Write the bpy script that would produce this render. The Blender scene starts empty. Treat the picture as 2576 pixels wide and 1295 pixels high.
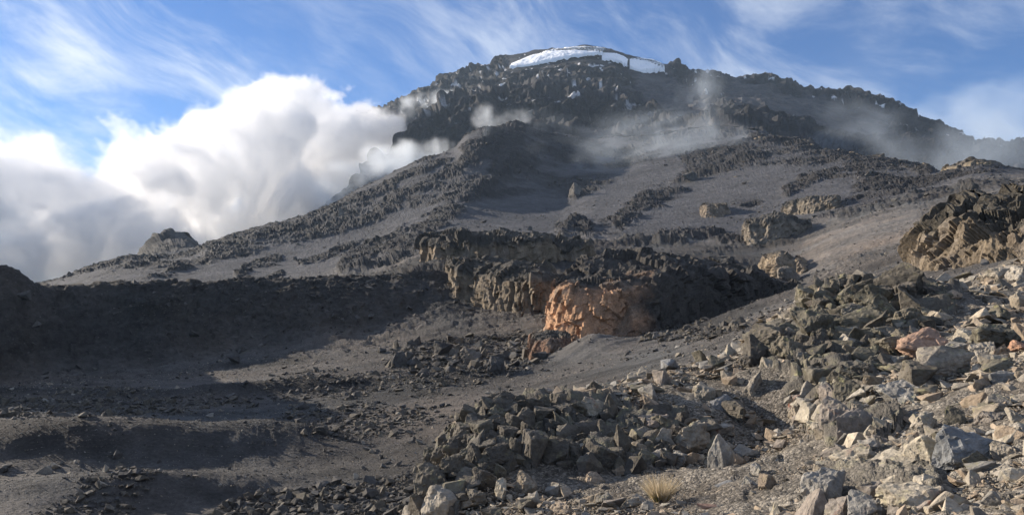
import bpy, bmesh, math, random
import numpy as np
from mathutils import Vector, Matrix, Quaternion

R = math.radians
sc = bpy.context.scene
col = sc.collection
random.seed(7)
rng = np.random.default_rng(7)

# ------------------------------------------------------------------ camera
# The eye is the origin (z = 0 is eye height, +Y the viewing direction, +X right).
W0, H0 = 2576.0, 1295.0            # working picture size used to note positions
FOV = R(66)
F = W0 / 2 / math.tan(FOV / 2)
HORIZON = 780.0                     # picture row of the horizon
PITCH = math.atan((HORIZON - H0 / 2) / F)
cam = bpy.data.cameras.new('camera')
cam.angle = FOV
cam.clip_start = 0.1
cam.clip_end = 60000
camo = bpy.data.objects.new('camera', cam)
col.objects.link(camo)
camo.rotation_euler = (R(90) + PITCH, 0, 0)
sc.camera = camo
sc.render.resolution_x, sc.render.resolution_y = 1024, 514

# ------------------------------------------------------------------ sun, sky
SUN_AZ, SUN_EL = R(-63), R(19)      # azimuth measured from +Y towards +X
sun = bpy.data.lights.new('sun', 'SUN')
sun.energy = 5.0
sun.angle = R(0.53)
sun.color = (1.0, 0.88, 0.73)
suno = bpy.data.objects.new('sun', sun)
col.objects.link(suno)
sdir = Vector((math.sin(SUN_AZ) * math.cos(SUN_EL), math.cos(SUN_AZ) * math.cos(SUN_EL), math.sin(SUN_EL)))
suno.rotation_euler = sdir.to_track_quat('Z', 'Y').to_euler()

world = bpy.data.worlds.new('World')
sc.world = world
world.use_nodes = True


class NT:
    """small helper to write node trees"""

    def __init__(self, tree):
        self.t = tree
        tree.nodes.clear()

    def n(self, kind, **kw):
        nd = self.t.nodes.new(kind)
        ins = kw.pop('ins', {})
        for k, v in kw.items():
            setattr(nd, k, v)
        for k, v in ins.items():
            self.put(nd.inputs[k], v)
        return nd

    def put(self, sock, v):
        if hasattr(v, 'links') and hasattr(v, 'is_output'):
            self.t.links.new(v, sock)
        elif isinstance(v, bpy.types.Node):
            self.t.links.new(v.outputs[0], sock)
        else:
            sock.default_value = v

    def math(self, op, a, b=None, c=None, clamp=False):
        nd = self.n('ShaderNodeMath', operation=op, use_clamp=clamp)
        for i, v in enumerate((a, b, c)):
            if v is not None:
                self.put(nd.inputs[i], v)
        return nd.outputs[0]

    def vmath(self, op, a, b=None, scale=None):
        nd = self.n('ShaderNodeVectorMath', operation=op)
        self.put(nd.inputs[0], a)
        if b is not None:
            self.put(nd.inputs[1], b)
        if scale is not None:
            self.put(nd.inputs['Scale'], scale)
        return nd.outputs['Value'] if op in ('LENGTH', 'DOT_PRODUCT', 'DISTANCE') else nd.outputs['Vector']

    def noise(self, vec, scale, detail=4, rough=.55, dist=0, lac=2.0, out='Fac'):
        nd = self.n('ShaderNodeTexNoise')
        self.put(nd.inputs['Vector'], vec)
        for k, v in (('Scale', scale), ('Detail', detail), ('Roughness', rough), ('Distortion', dist), ('Lacunarity', lac)):
            self.put(nd.inputs[k], v)
        return nd.outputs[out]

    def ramp(self, fac, stops, interp='LINEAR'):
        nd = self.n('ShaderNodeValToRGB')
        nd.color_ramp.interpolation = interp
        el = nd.color_ramp.elements
        while len(el) < len(stops):
            el.new(.5)
        for e, (p, c) in zip(el, stops):
            e.position = p
            e.color = (c, c, c, 1) if isinstance(c, (int, float)) else (*c, 1)
        self.put(nd.inputs['Fac'], fac)
        return nd.outputs['Color']

    def maprange(self, v, a, b, c=0.0, d=1.0, smooth=True):
        nd = self.n('ShaderNodeMapRange', interpolation_type='SMOOTHSTEP' if smooth else 'LINEAR')
        for i, x in enumerate((v, a, b, c, d)):
            self.put(nd.inputs[i], x)
        return nd.outputs[0]

    def mix(self, fac, a, b, mode='MIX'):
        nd = self.n('ShaderNodeMix', data_type='RGBA', blend_type=mode)
        self.put(nd.inputs[0], fac)
        for s, v in ((nd.inputs[6], a), (nd.inputs[7], b)):
            if isinstance(v, tuple):
                v = (*v, 1) if len(v) == 3 else v
            self.put(s, v)
        return nd.outputs[2]


SKY_STRENGTH = 0.054


def build_sky():
    t = NT(world.node_tree)
    sky = t.n('ShaderNodeTexSky', sky_type='NISHITA')
    sky.sun_disc = False
    sky.sun_elevation = SUN_EL
    sky.sun_rotation = SUN_AZ
    sky.altitude = 4000
    sky.air_density = 1.5
    sky.dust_density = 0.15
    sky.ozone_density = 4.0
    g = t.n('ShaderNodeNewGeometry')
    d = t.vmath('SCALE', g.outputs['Incoming'], scale=-1.0)
    # high thin cirrus: long streaks combed across the sky dome
    mp = t.n('ShaderNodeMapping', ins={'Vector': d, 'Rotation': (0, R(-33), 0)})
    warp = t.noise(d, 2.2, 3, .5, out='Color')
    wv = t.vmath('ADD', mp.outputs[0], t.vmath('SCALE', t.vmath('SUBTRACT', warp, (.5, .5, .5)), scale=0.22))
    st = t.vmath('MULTIPLY', wv, (1.6, 1.6, 5.2))
    streak = t.noise(st, 2.1, 8, .62, .35)
    broad = t.noise(t.vmath('ADD', d, (3.7, 1.3, 2.6)), 1.9, 3, .5)
    veil = t.noise(t.vmath('ADD', t.vmath('MULTIPLY', wv, (1, 1, 2.2)), (9.1, 4.2, 1)), 2.6, 7, .6, .3)
    a = t.maprange(streak, .40, .74)
    b = t.maprange(broad, .31, .56)
    c = t.math('MULTIPLY', t.maprange(veil, .44, .70), t.maprange(broad, .42, .62))
    m = t.math('ADD', t.math('MULTIPLY', a, t.math('ADD', t.math('MULTIPLY', b, .78), .14)), t.math('MULTIPLY', c, .75), clamp=True)
    blue = t.mix(1.0, sky.outputs[0], (.74, .98, 1.30), 'MULTIPLY')
    cl = t.mix(m, blue, (9.0, 9.6, 10.4))
    bg = t.n('ShaderNodeBackground', ins={'Color': cl, 'Strength': SKY_STRENGTH})
    out = t.n('ShaderNodeOutputWorld', ins={'Surface': bg.outputs[0]})


build_sky()
sc.view_settings.view_transform = 'Standard'
sc.view_settings.look = 'None'
sc.view_settings.gamma = 1
sc.view_settings.use_curve_mapping = False
sc.view_settings.exposure = 1.0
sc.cycles.use_denoising = True
sc.cycles.max_bounces = 16
sc.cycles.diffuse_bounces = 2
sc.cycles.glossy_bounces = 1
sc.cycles.transmission_bounces = 2
sc.cycles.transparent_max_bounces = 8
sc.cycles.volume_bounces = 16
sc.cycles.use_adaptive_sampling = True
sc.cycles.adaptive_threshold = 0.02


# ------------------------------------------------------------------ picture position -> place
def ray(u, v):
    xc, yc = (np.asarray(u, float) - W0 / 2) / F, (H0 / 2 - np.asarray(v, float)) / F
    c, s = math.cos(PITCH), math.sin(PITCH)
    return xc, c - s * yc, s + c * yc


def at(u, v, r):
    """the point seen at (u, v) of the working picture, r metres away along the ground"""
    X, Y, Z = ray(u, v)
    k = r / np.hypot(X, Y)
    return X * k, Y * k, Z * k


def seen(P):
    """world points -> position in the working picture"""
    c, s = math.cos(PITCH), math.sin(PITCH)
    x, y, z = P[..., 0], P[..., 1], P[..., 2]
    fw = np.maximum(y * c + z * s, .05)
    up = -y * s + z * c
    return W0 / 2 + F * x / fw, H0 / 2 - F * up / fw, fw


# ------------------------------------------------------------------ noise
def _hash(ix, iy, iz, seed):
    h = (ix.astype(np.uint32) * np.uint32(374761393) + iy.astype(np.uint32) * np.uint32(668265263)
         + iz.astype(np.uint32) * np.uint32(2246822519) + np.uint32((seed * 3266489917) & 0xffffffff))
    h ^= h >> np.uint32(13)
    h *= np.uint32(1274126177)
    h ^= h >> np.uint32(16)
    h *= np.uint32(2654435761)
    h ^= h >> np.uint32(15)
    return h


_G = np.array([[1, 1, 0], [-1, 1, 0], [1, -1, 0], [-1, -1, 0], [1, 0, 1], [-1, 0, 1], [1, 0, -1], [-1, 0, -1],
               [0, 1, 1], [0, -1, 1], [0, 1, -1], [0, -1, -1], [1, 1, 0], [-1, 1, 0], [0, -1, 1], [0, -1, -1]], np.float32)


def perlin(p, seed=0):
    i = np.floor(p)
    f = (p - i).astype(np.float32)
    i = i.astype(np.int64)
    w = f * f * f * (f * (f * 6 - 15) + 10)
    out = 0
    for dx in (0, 1):
        wx = w[:, 0] if dx else 1 - w[:, 0]
        for dy in (0, 1):
            wy = w[:, 1] if dy else 1 - w[:, 1]
            for dz in (0, 1):
                wz = w[:, 2] if dz else 1 - w[:, 2]
                g = _G[_hash(i[:, 0] + dx, i[:, 1] + dy, i[:, 2] + dz, seed) & np.uint32(15)]
                out = out + wx * wy * wz * (g[:, 0] * (f[:, 0] - dx) + g[:, 1] * (f[:, 1] - dy) + g[:, 2] * (f[:, 2] - dz))
    return out


def fbm(p, octaves=4, gain=.5, seed=0, ridged=False):
    s, a, tot = 0, 1.0, 0
    q = p.copy()
    for o in range(octaves):
        n = perlin(q, seed + o * 17)
        if ridged:
            n = 1 - 2.2 * np.abs(n)
        s = s + a * n
        tot += a
        a *= gain
        q = q * 2.03 + 11.7
    return s / tot


def crag(p, seed=0, jit=.9):
    """blocky rock relief: each Voronoi block has its own height and tilt; returns (height, edge)"""
    i = np.floor(p).astype(np.int64)
    best = np.full(len(p), 9., np.float32)
    sec = best.copy()
    val = np.zeros(len(p), np.float32)
    for dx in (-1, 0, 1):
        for dy in (-1, 0, 1):
            for dz in (-1, 0, 1):
                cx, cy, cz = i[:, 0] + dx, i[:, 1] + dy, i[:, 2] + dz
                h = _hash(cx, cy, cz, seed)
                ox = ((h & np.uint32(1023)) / 1023. - .5) * jit + .5
                oy = (((h >> np.uint32(10)) & np.uint32(1023)) / 1023. - .5) * jit + .5
                oz = (((h >> np.uint32(20)) & np.uint32(1023)) / 1023. - .5) * jit + .5
                ax, ay, az = p[:, 0] - cx - ox, p[:, 1] - cy - oy, p[:, 2] - cz - oz
                d = (ax * ax + ay * ay + az * az).astype(np.float32)
                g = _hash(cx, cy, cz, seed + 91)
                v = ((g & np.uint32(255)) / 255. - .5) + ax * (((g >> np.uint32(8)) & np.uint32(255)) / 255. - .5) * 1.2 \
                    + ay * (((g >> np.uint32(16)) & np.uint32(255)) / 255. - .5) * 1.2 + az * (((g >> np.uint32(24)) & np.uint32(255)) / 255. - .5) * 1.2
                m = d < best
                sec = np.where(m, best, np.minimum(sec, d))
                val = np.where(m, v, val)
                best = np.where(m, d, best)
    return val.astype(np.float32), np.sqrt(sec) - np.sqrt(best)


def sstep(a, b, x):
    t = np.clip((x - a) / (b - a), 0, 1)
    return t * t * (3 - 2 * t)


# ------------------------------------------------------------------ object helpers
def mesh_from(name, V, Fc, mat, smooth=True, parent=None, attrs=None):
    me = bpy.data.meshes.new(name)
    V = np.asarray(V, np.float32)
    Fc = np.asarray(Fc, np.int32)
    k = Fc.shape[1]
    me.vertices.add(len(V))
    me.vertices.foreach_set('co', V.ravel())
    me.loops.add(Fc.size)
    me.loops.foreach_set('vertex_index', Fc.ravel())
    me.polygons.add(len(Fc))
    me.polygons.foreach_set('loop_start', np.arange(0, Fc.size, k, dtype=np.int32))
    me.polygons.foreach_set('loop_total', np.full(len(Fc), k, np.int32))
    me.update(calc_edges=True)
    me.polygons.foreach_set('use_smooth', np.full(len(Fc), smooth, bool))
    for an, arr in (attrs or {}).items():
        arr = np.asarray(arr, np.float32)
        if arr.ndim == 1:
            at_ = me.attributes.new(an, 'FLOAT', 'POINT')
            at_.data.foreach_set('value', arr)
        else:
            at_ = me.attributes.new(an, 'FLOAT_COLOR', 'POINT')
            at_.data.foreach_set('color', np.c_[arr, np.ones(len(arr), np.float32)].astype(np.float32).ravel())
    me.validate()
    if mat:
        me.materials.append(mat)
    o = bpy.data.objects.new(name, me)
    col.objects.link(o)
    if parent:
        o.parent = parent
    return o


def tag(o, label=None, cat=None, group=None, kind=None):
    for k, v in (('label', label), ('category', cat), ('group', group), ('kind', kind)):
        if v:
            o[k] = v
    return o


def grid_faces(nr, nc):
    a = np.arange((nr - 1) * nc).reshape(nr - 1, nc)[:, :-1].ravel()
    return np.stack([a, a + 1, a + nc + 1, a + nc], 1)


# ------------------------------------------------------------------ materials
def rock_material(name, tint_attr=True, base=((.05, .048, .046), (.10, .095, .09)), scale=1.0, bump=.5, fine=6.0):
    """terrain rock: colour comes from the per-vertex tint (ground colour and some painted shade), broken up by procedural grain"""
    m = bpy.data.materials.new(name)
    m.use_nodes = True
    t = NT(m.node_tree)
    co = t.n('ShaderNodeNewGeometry').outputs['Position']
    n1 = t.noise(co, scale, 6, .6)
    n2 = t.noise(co, scale * fine, 5, .65)
    c = t.ramp(n1, [(.3, base[0]), (.7, base[1])])
    c = t.mix(1.0, c, t.ramp(n2, [(.25, .55), (.5, 1.0), (.8, 1.6)]), 'MULTIPLY')
    if tint_attr:
        at_ = t.n('ShaderNodeAttribute', attribute_name='tint')
        c = t.mix(1.0, c, at_.outputs['Color'], 'MULTIPLY')
    b = t.n('ShaderNodeBump', ins={'Height': t.math('ADD', n2, t.math('MULTIPLY', n1, .6)), 'Strength': bump, 'Distance': 1.0 / scale / fine * 1.6})
    p = t.n('ShaderNodeBsdfPrincipled', ins={'Base Color': c, 'Roughness': .92, 'Normal': b.outputs[0]})
    p.inputs['Specular IOR Level'].default_value = .25
    t.n('ShaderNodeOutputMaterial', ins={'Surface': p.outputs[0]})
    return m


M = {}
M['mountain'] = rock_material('mountain_rock', scale=.02, fine=7)
M['slopes'] = rock_material('slope_rock', scale=.06, fine=8)
M['valley'] = rock_material('valley_gravel', scale=.25, fine=9, bump=.9)

# ------------------------------------------------------------------ the lie of the land
# Ridge, foot and hollow lines running across the view; each knot is (u, v, metres away).
INF_L, INF_R = -7000, 9000
LINES = [
    # 0 near edge of the valley, below the hillside
    [(INF_L, 2600, 62), (-400, 1480, 62), (0, 1470, 62), (600, 1465, 62), (900, 1440, 64), (1100, 1350, 68), (1300, 1240, 74), (1500, 1120, 76), (1700, 1000, 76), (1900, 890, 76), (2100, 790, 72), (2300, 730, 68), (2576, 680, 60), (INF_R, 300, 55)],
    # 1
    [(INF_L, 1900, 95), (-400, 1235, 95), (0, 1232, 95), (600, 1225, 95), (900, 1195, 95), (1100, 1140, 98), (1300, 1080, 100), (1500, 1015, 100), (1700, 935, 100), (1900, 850, 100), (2100, 760, 100), (2300, 695, 95), (2576, 650, 90), (INF_R, 200, 80)],
    # 2
    [(INF_L, 1500, 130), (-400, 1110, 130), (0, 1108, 130), (600, 1098, 130), (900, 1078, 130), (1100, 1045, 130), (1300, 1010, 130), (1500, 958, 130), (1700, 897, 130), (1900, 815, 130), (2050, 760, 130), (2200, 700, 128), (2400, 640, 125), (2576, 615, 120), (INF_R, 100, 110)],
    # 3
    [(INF_L, 1150, 190), (-400, 1005, 190), (0, 1003, 190), (300, 1000, 190), (600, 985, 190), (900, 958, 190), (1100, 945, 190), (1250, 942, 188), (1330, 925, 188), (1420, 895, 190), (1500, 878, 190), (1700, 848, 190), (1900, 785, 190), (2050, 735, 190), (2200, 680, 190), (2400, 610, 190), (2576, 575, 185), (INF_R, 50, 180)],
    # 4 foot of the dark hill
    [(INF_L, 900, 215), (-900, 900, 240), (-400, 930, 250), (0, 960, 258), (300, 938, 258), (600, 884, 258), (800, 852, 258), (1000, 832, 258), (1100, 815, 258), (1300, 792, 260), (1370, 780, 262), (1500, 790, 262), (1700, 785, 262), (1900, 745, 270), (2000, 725, 275), (2100, 680, 280), (2300, 605, 290), (2576, 540, 290), (INF_R, 0, 280)],
    # 5 crest of the dark hill
    [(INF_L, 600, 260), (-900, 640, 275), (-620, 520, 285), (-420, 395, 290), (-120, 580, 290), (0, 662, 292), (25, 670, 292), (60, 690, 294), (95, 716, 296), (170, 716, 298), (250, 711, 298), (330, 716, 298), (410, 706, 298), (520, 707, 298), (650, 703, 300), (780, 702, 302), (880, 694, 304), (960, 697, 308), (1030, 690, 315), (1130, 680, 330), (1300, 690, 345), (1420, 690, 345), (1560, 690, 340), (1700, 690, 340), (1900, 690, 345), (2000, 668, 350), (2100, 620, 360), (2300, 555, 380), (2576, 500, 390), (INF_R, -50, 380)],
    # 6 hollow behind it
    [(INF_L, 600, 380), (-900, 700, 400), (-420, 560, 400), (-120, 740, 420), (0, 790, 420), (400, 775, 430), (900, 730, 430), (1050, 672, 430), (1130, 640, 430), (1300, 632, 430), (1420, 640, 430), (1560, 650, 420), (1700, 650, 420), (1900, 648, 430), (2000, 628, 440), (2100, 585, 450), (2300, 522, 480), (2576, 470, 490), (INF_R, -100, 480)],
    # 7 start of the long slopes
    [(INF_L, -300, 560), (-900, 650, 580), (-400, 740, 590), (0, 748, 600), (200, 742, 600), (400, 728, 600), (700, 700, 600), (900, 668, 600), (1060, 625, 600), (1150, 604, 600), (1300, 590, 600), (1420, 592, 600), (1560, 590, 600), (1700, 585, 600), (1900, 582, 600), (2000, 560, 610), (2100, 530, 620), (2300, 482, 640), (2400, 456, 650), (2450, 440, 650), (2576, 438, 650), (INF_R, -50, 640)],
    # 8
    [(INF_L, 100, 760), (-900, 740, 760), (-400, 740, 750), (0, 735, 740), (130, 722, 740), (300, 690, 740), (500, 670, 760), (700, 655, 800), (900, 610, 860), (1060, 545, 900), (1150, 515, 920), (1300, 535, 920), (1400, 540, 920), (1500, 520, 900), (1700, 500, 880), (1900, 470, 860), (2100, 440, 840), (2250, 438, 820), (2340, 440, 810), (2400, 420, 800), (2450, 409, 800), (2530, 425, 800), (2576, 432, 800), (INF_R, 0, 800)],
    # 9 crest of the long left ridge, running right into the ledges under the cloud
    [(INF_L, 200, 900), (-900, 770, 900), (-200, 745, 900), (60, 728, 900), (130, 708, 920), (200, 684, 950), (300, 655, 1000), (400, 640, 1040), (500, 624, 1080), (580, 600, 1120), (640, 580, 1150), (760, 551, 1200), (850, 516, 1250), (890, 490, 1280), (960, 457, 1350), (1040, 420, 1400), (1140, 376, 1450), (1180, 346, 1500), (1240, 326, 1550), (1310, 320, 1600), (1360, 336, 1590), (1430, 352, 1580), (1520, 372, 1560), (1600, 372, 1520), (1700, 358, 1480), (1800, 348, 1450), (1900, 345, 1400), (2000, 362, 1300), (2100, 388, 1200), (2200, 405, 1100), (2340, 430, 1000), (2450, 445, 960), (2576, 470, 950), (INF_R, 150, 950)],
    # 10 behind that crest
    [(INF_L, 300, 1200), (-900, 800, 1200), (-200, 790, 1200), (200, 740, 1250), (340, 672, 1300), (400, 612, 1300), (440, 594, 1300), (480, 604, 1300), (525, 650, 1320), (620, 660, 1400), (850, 585, 1500), (960, 530, 1600), (1040, 490, 1700), (1140, 430, 1750), (1240, 375, 1800), (1310, 322, 1800), (1400, 330, 1780), (1500, 345, 1760), (1600, 340, 1750), (1700, 325, 1750), (1800, 315, 1750), (1900, 325, 1700), (2000, 365, 1600), (2100, 405, 1500), (2340, 455, 1400), (2576, 480, 1400), (INF_R, 200, 1400)],
    # 11 foot and 12 crest of the cliffs left of the summit
    [(INF_L, 350, 1900), (-900, 810, 1900), (-200, 800, 1900), (400, 770, 1950), (700, 690, 2000), (850, 560, 2050), (930, 490, 2080), (1000, 440, 2100), (1060, 420, 2120), (1140, 390, 2120), (1240, 340, 2120), (1310, 315, 2120), (1400, 300, 2120), (1500, 318, 2120), (1700, 300, 2120), (1900, 300, 2120), (2000, 330, 2100), (2100, 365, 2050), (2340, 425, 2000), (2576, 455, 2000), (INF_R, 250, 2000)],
    [(INF_L, 380, 2200), (-900, 812, 2200), (-200, 805, 2200), (400, 760, 2200), (700, 660, 2200), (840, 520, 2200), (915, 450, 2200), (935, 428, 2200), (950, 400, 2200), (985, 402, 2200), (992, 372, 2200), (1012, 338, 2210), (1030, 322, 2220), (1062, 300, 2240), (1105, 280, 2260), (1115, 270, 2270), (1180, 262, 2280), (1205, 252, 2290), (1310, 232, 2300), (1400, 250, 2300), (1500, 262, 2300), (1700, 268, 2300), (1900, 272, 2300), (2000, 300, 2300), (2100, 330, 2300), (2200, 350, 2300), (2340, 385, 2300), (2460, 405, 2300), (2576, 430, 2300), (INF_R, 260, 2300)],
    # 13 hollow
    [(INF_L, 380, 2700), (-900, 815, 2700), (400, 800, 2700), (700, 720, 2700), (840, 560, 2700), (930, 470, 2700), (1010, 375, 2700), (1060, 330, 2700), (1110, 285, 2700), (1205, 255, 2700), (1310, 222, 2700), (1400, 214, 2700), (1500, 212, 2700), (1700, 246, 2700), (1900, 254, 2700), (2000, 275, 2700), (2100, 305, 2700), (2200, 327, 2700), (2340, 363, 2700), (2460, 395, 2700), (2576, 410, 2700), (INF_R, 300, 2700)],
    # 14 spur in the cloud
    [(INF_L, 380, 3100), (-900, 815, 3100), (400, 770, 3100), (600, 700, 3100), (740, 600, 3100), (810, 500, 3100), (830, 432, 3100), (862, 405, 3100), (885, 362, 3100), (896, 338, 3100), (915, 318, 3100), (945, 310, 3100), (1000, 305, 3100), (1060, 282, 3100), (1110, 250, 3100), (1205, 222, 3100), (1310, 186, 3100), (1400, 176, 3100), (1500, 168, 3100), (1600, 196, 3100), (1700, 218, 3100), (1900, 236, 3100), (2000, 252, 3100), (2100, 272, 3100), (2200, 292, 3100), (2340, 342, 3100), (2460, 385, 3100), (2576, 395, 3100), (INF_R, 300, 3100)],
    # 15 skyline
    [(INF_L, 380, 3600), (-900, 820, 3600), (400, 790, 3600), (700, 640, 3600), (850, 400, 3600), (985, 276, 3600), (1060, 241, 3600), (1095, 222, 3600), (1130, 201, 3600), (1180, 186, 3600), (1230, 174, 3600), (1270, 157, 3600), (1290, 147, 3600), (1330, 139, 3600), (1345, 134, 3600), (1400, 131, 3600), (1480, 130, 3600), (1520, 132, 3600), (1600, 152, 3600), (1660, 168, 3600), (1700, 176, 3600), (1740, 191, 3600), (1800, 199, 3600), (1850, 205, 3600), (1900, 203, 3600), (1975, 216, 3600), (2060, 239, 3600), (2090, 236, 3600), (2125, 234, 3600), (2180, 255, 3600), (2240, 265, 3600), (2280, 290, 3600), (2350, 321, 3600), (2420, 356, 3600), (2460, 373, 3600), (2500, 372, 3600), (2540, 371, 3600), (2576, 370, 3600), (2800, 380, 3600), (INF_R, 300, 3600)],
    # 16 the far side
    [(INF_L, 500, 5200), (-900, 840, 5200), (400, 850, 5200), (900, 600, 5200), (1290, 420, 5200), (1700, 430, 5200), (2100, 480, 5200), (2576, 560, 5200), (INF_R, 500, 5200)],
]
ROWS = [26, 34, 56, 44, 60, 12, 20, 56, 60, 12, 16, 42, 10, 44, 40, 5]
AZ = np.concatenate([R(1) * np.linspace(-82, -37.5, 90, endpoint=False), R(1) * np.linspace(-37.5, 37.5, 1000), R(1) * np.linspace(37.5, 70, 61)[1:]])
NC = len(AZ)


def line_polar(L):
    u, v, r = np.array(L, float).T
    X, Y, Z = ray(u, v)
    # far-out knots: keep the height they name but bound it
    az = np.arctan2(X, Y)
    z = Z / np.hypot(X, Y) * r
    return az, r, z


def pchip(x, y, xq):
    """smooth but never overshooting interpolation"""
    h = np.diff(x)
    dl = np.diff(y) / h
    m = np.zeros_like(y)
    same = dl[1:] * dl[:-1] > 0
    w1, w2 = 2 * h[1:] + h[:-1], h[1:] + 2 * h[:-1]
    with np.errstate(divide='ignore', invalid='ignore'):
        m[1:-1] = np.where(same, (w1 + w2) / (w1 / dl[:-1] + w2 / dl[1:]), 0)
    m[0], m[-1] = dl[0], dl[-1]
    k = np.clip(np.searchsorted(x, xq) - 1, 0, len(h) - 1)
    t = np.clip((xq - x[k]) / h[k], 0, 1)
    h00, h10, h01, h11 = 2 * t**3 - 3 * t**2 + 1, t**3 - 2 * t**2 + t, -2 * t**3 + 3 * t**2, t**3 - t**2
    return h00 * y[k] + h10 * h[k] * m[k] + h01 * y[k + 1] + h11 * h[k] * m[k + 1]


lr, lz = [], []
for L in LINES:
    az, r, z = line_polar(L)
    lr.append(pchip(az, r, AZ))
    lz.append(pchip(az, z, AZ))
lr, lz = np.array(lr), np.array(lz)          # (lines, columns)
NL = len(LINES)
# along each column: height over distance, no overshoot
rows_r, rows_z, row_line = [], [], []
for k in range(NL - 1):
    n = ROWS[k]
    t = (np.arange(n) / n)[:, None]
    h = lr[k + 1] - lr[k]
    d1 = (lz[k + 1] - lz[k]) / h

    def slope(i):
        if i == 0 or i == NL - 1:
            j = 0 if i == 0 else NL - 2
            return (lz[j + 1] - lz[j]) / (lr[j + 1] - lr[j])
        ha, hb = lr[i] - lr[i - 1], lr[i + 1] - lr[i]
        da, db = (lz[i] - lz[i - 1]) / ha, (lz[i + 1] - lz[i]) / hb
        s = np.where(da * db > 0, (da * hb + db * ha) / (ha + hb), 0)
        lim = 3 * np.minimum(np.abs(da), np.abs(db))
        return np.clip(s, -lim, lim)
    m0, m1 = slope(k), slope(k + 1)
    rows_r.append(lr[k] + t * h)
    rows_z.append((2 * t**3 - 3 * t**2 + 1) * lz[k] + (t**3 - 2 * t**2 + t) * h * m0 + (-2 * t**3 + 3 * t**2) * lz[k + 1] + (t**3 - t**2) * h * m1)
    row_line.append(k + t[:, 0])
rows_r.append(lr[-1:]); rows_z.append(lz[-1:]); row_line.append(np.array([NL - 1.]))
GR, GZ, GL = np.concatenate(rows_r), np.concatenate(rows_z), np.concatenate(row_line)
NR = len(GR)
SA, CA = np.sin(AZ), np.cos(AZ)
G = np.stack([GR * SA, GR * CA, GZ], -1)      # the smooth land, (rows, columns, 3)
LINE_OF = np.repeat(GL[:, None], NC, 1)

# picture position of the smooth land, used to note where ribs and screes lie on it
GU, GV, _ = seen(G)


def near_polyline(pts, lo, hi, rows=None):
    """distance (working-picture pixels) of every land vertex between lines lo..hi to a traced line"""
    pts = np.array(pts, float)
    m = (LINE_OF >= lo) & (LINE_OF <= hi) & (GU > pts[:, 0].min() - 150) & (GU < pts[:, 0].max() + 150)
    d = np.full(G.shape[:2], 1e6)
    s_ = np.zeros(G.shape[:2])
    x, y = GU[m], GV[m]
    best = np.full(len(x), 1e6)
    for a, b in zip(pts[:-1], pts[1:]):
        e = b - a
        t = np.clip(((x - a[0]) * e[0] + (y - a[1]) * e[1]) / (e @ e), 0, 1)
        best = np.minimum(best, np.hypot(x - a[0] - t * e[0], y - a[1] - t * e[1]))
    d[m] = best
    return d


# ---- how rocky each bit of land is, and relief traced from the photograph
rock = np.zeros((NR, NC))
lift = np.zeros((NR, NC))
flat = G.reshape(-1, 3)
low = fbm(flat / 120., 3, seed=3).reshape(NR, NC) + .55 * fbm(flat * np.array([1, 1, 2.5]) / 45., 4, .6, seed=4).reshape(NR, NC)
# line-based rockiness (0 scree .. 1 crag)
RK = np.interp(GL, np.arange(NL), [.25, .25, .25, .25, .5, .8, .55, .38, .38, .5, .3, .8, .9, .6, .85, .85, .6])[:, None]
rock += RK + low * .9
TINT = np.ones((NR, NC, 3))
G = G.copy()
px = GR / F                                   # metres per working-picture pixel


def rib(pts, w, h, lo, hi, rk=.9, asym=0):
    global lift, rock
    d = near_polyline(pts, lo, hi)
    m = d < w * 4.5
    wob = np.ones(d.shape)
    q = G[m]
    wob[m] = np.clip(1 + 1.3 * fbm(q / (GR[m].mean() * .05), 4, .6, int(h * 7 + w)), .3, 1.9)
    brk = np.zeros(d.shape)
    brk[m] = np.clip(.55 + 1.5 * fbm(q / (GR[m].mean() * .09), 3, .5, int(h * 11 + w)), 0, 1.3)
    k = np.exp(-(d / (w * 1.25 * wob)) ** 2)
    lift += k * h * .8 * brk * px
    rock = np.maximum(rock, rk * np.exp(-(d / (w * 1.3 * wob)) ** 4) * np.clip(brk * 1.5, 0, 1))


def scree(pts, w, lo, hi, val=-.3):
    global rock
    d = near_polyline(pts, lo, hi)
    k = np.exp(-(d / w) ** 4)
    rock = rock * (1 - k) + val * k


# long screes of the left ridge and the bowl
scree([(380, 722), (560, 690), (760, 640), (880, 590), (1000, 530)], 28, 7, 8.9)
scree([(740, 705), (880, 650), (1000, 600), (1080, 560)], 26, 6.6, 8.9)
scree([(960, 470), (1060, 430), (1150, 395)], 16, 8.3, 9)
scree([(1150, 560), (1280, 540), (1420, 540)], 42, 6.8, 9)
scree([(1350, 580), (1480, 530), (1600, 470), (1680, 420)], 34, 6.6, 9)
scree([(1600, 580), (1760, 560), (1900, 560), (2050, 500)], 36, 6, 9)
scree([(1700, 500), (1900, 460), (2100, 460)], 40, 6.5, 9)
scree([(2000, 660), (2160, 600), (2280, 560)], 40, 4, 7)
scree([(1640, 220), (1720, 260), (1760, 300)], 50, 11, 15.5, .1)
scree([(1850, 230), (1960, 260), (2080, 290), (2200, 320)], 40, 11, 15.5, .1)
scree([(1285, 160), (1400, 140), (1520, 128)], 12, 13, 15.5, 0)
scree([(1520, 140), (1600, 160), (1670, 166)], 12, 13, 15.5, 0)
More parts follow.
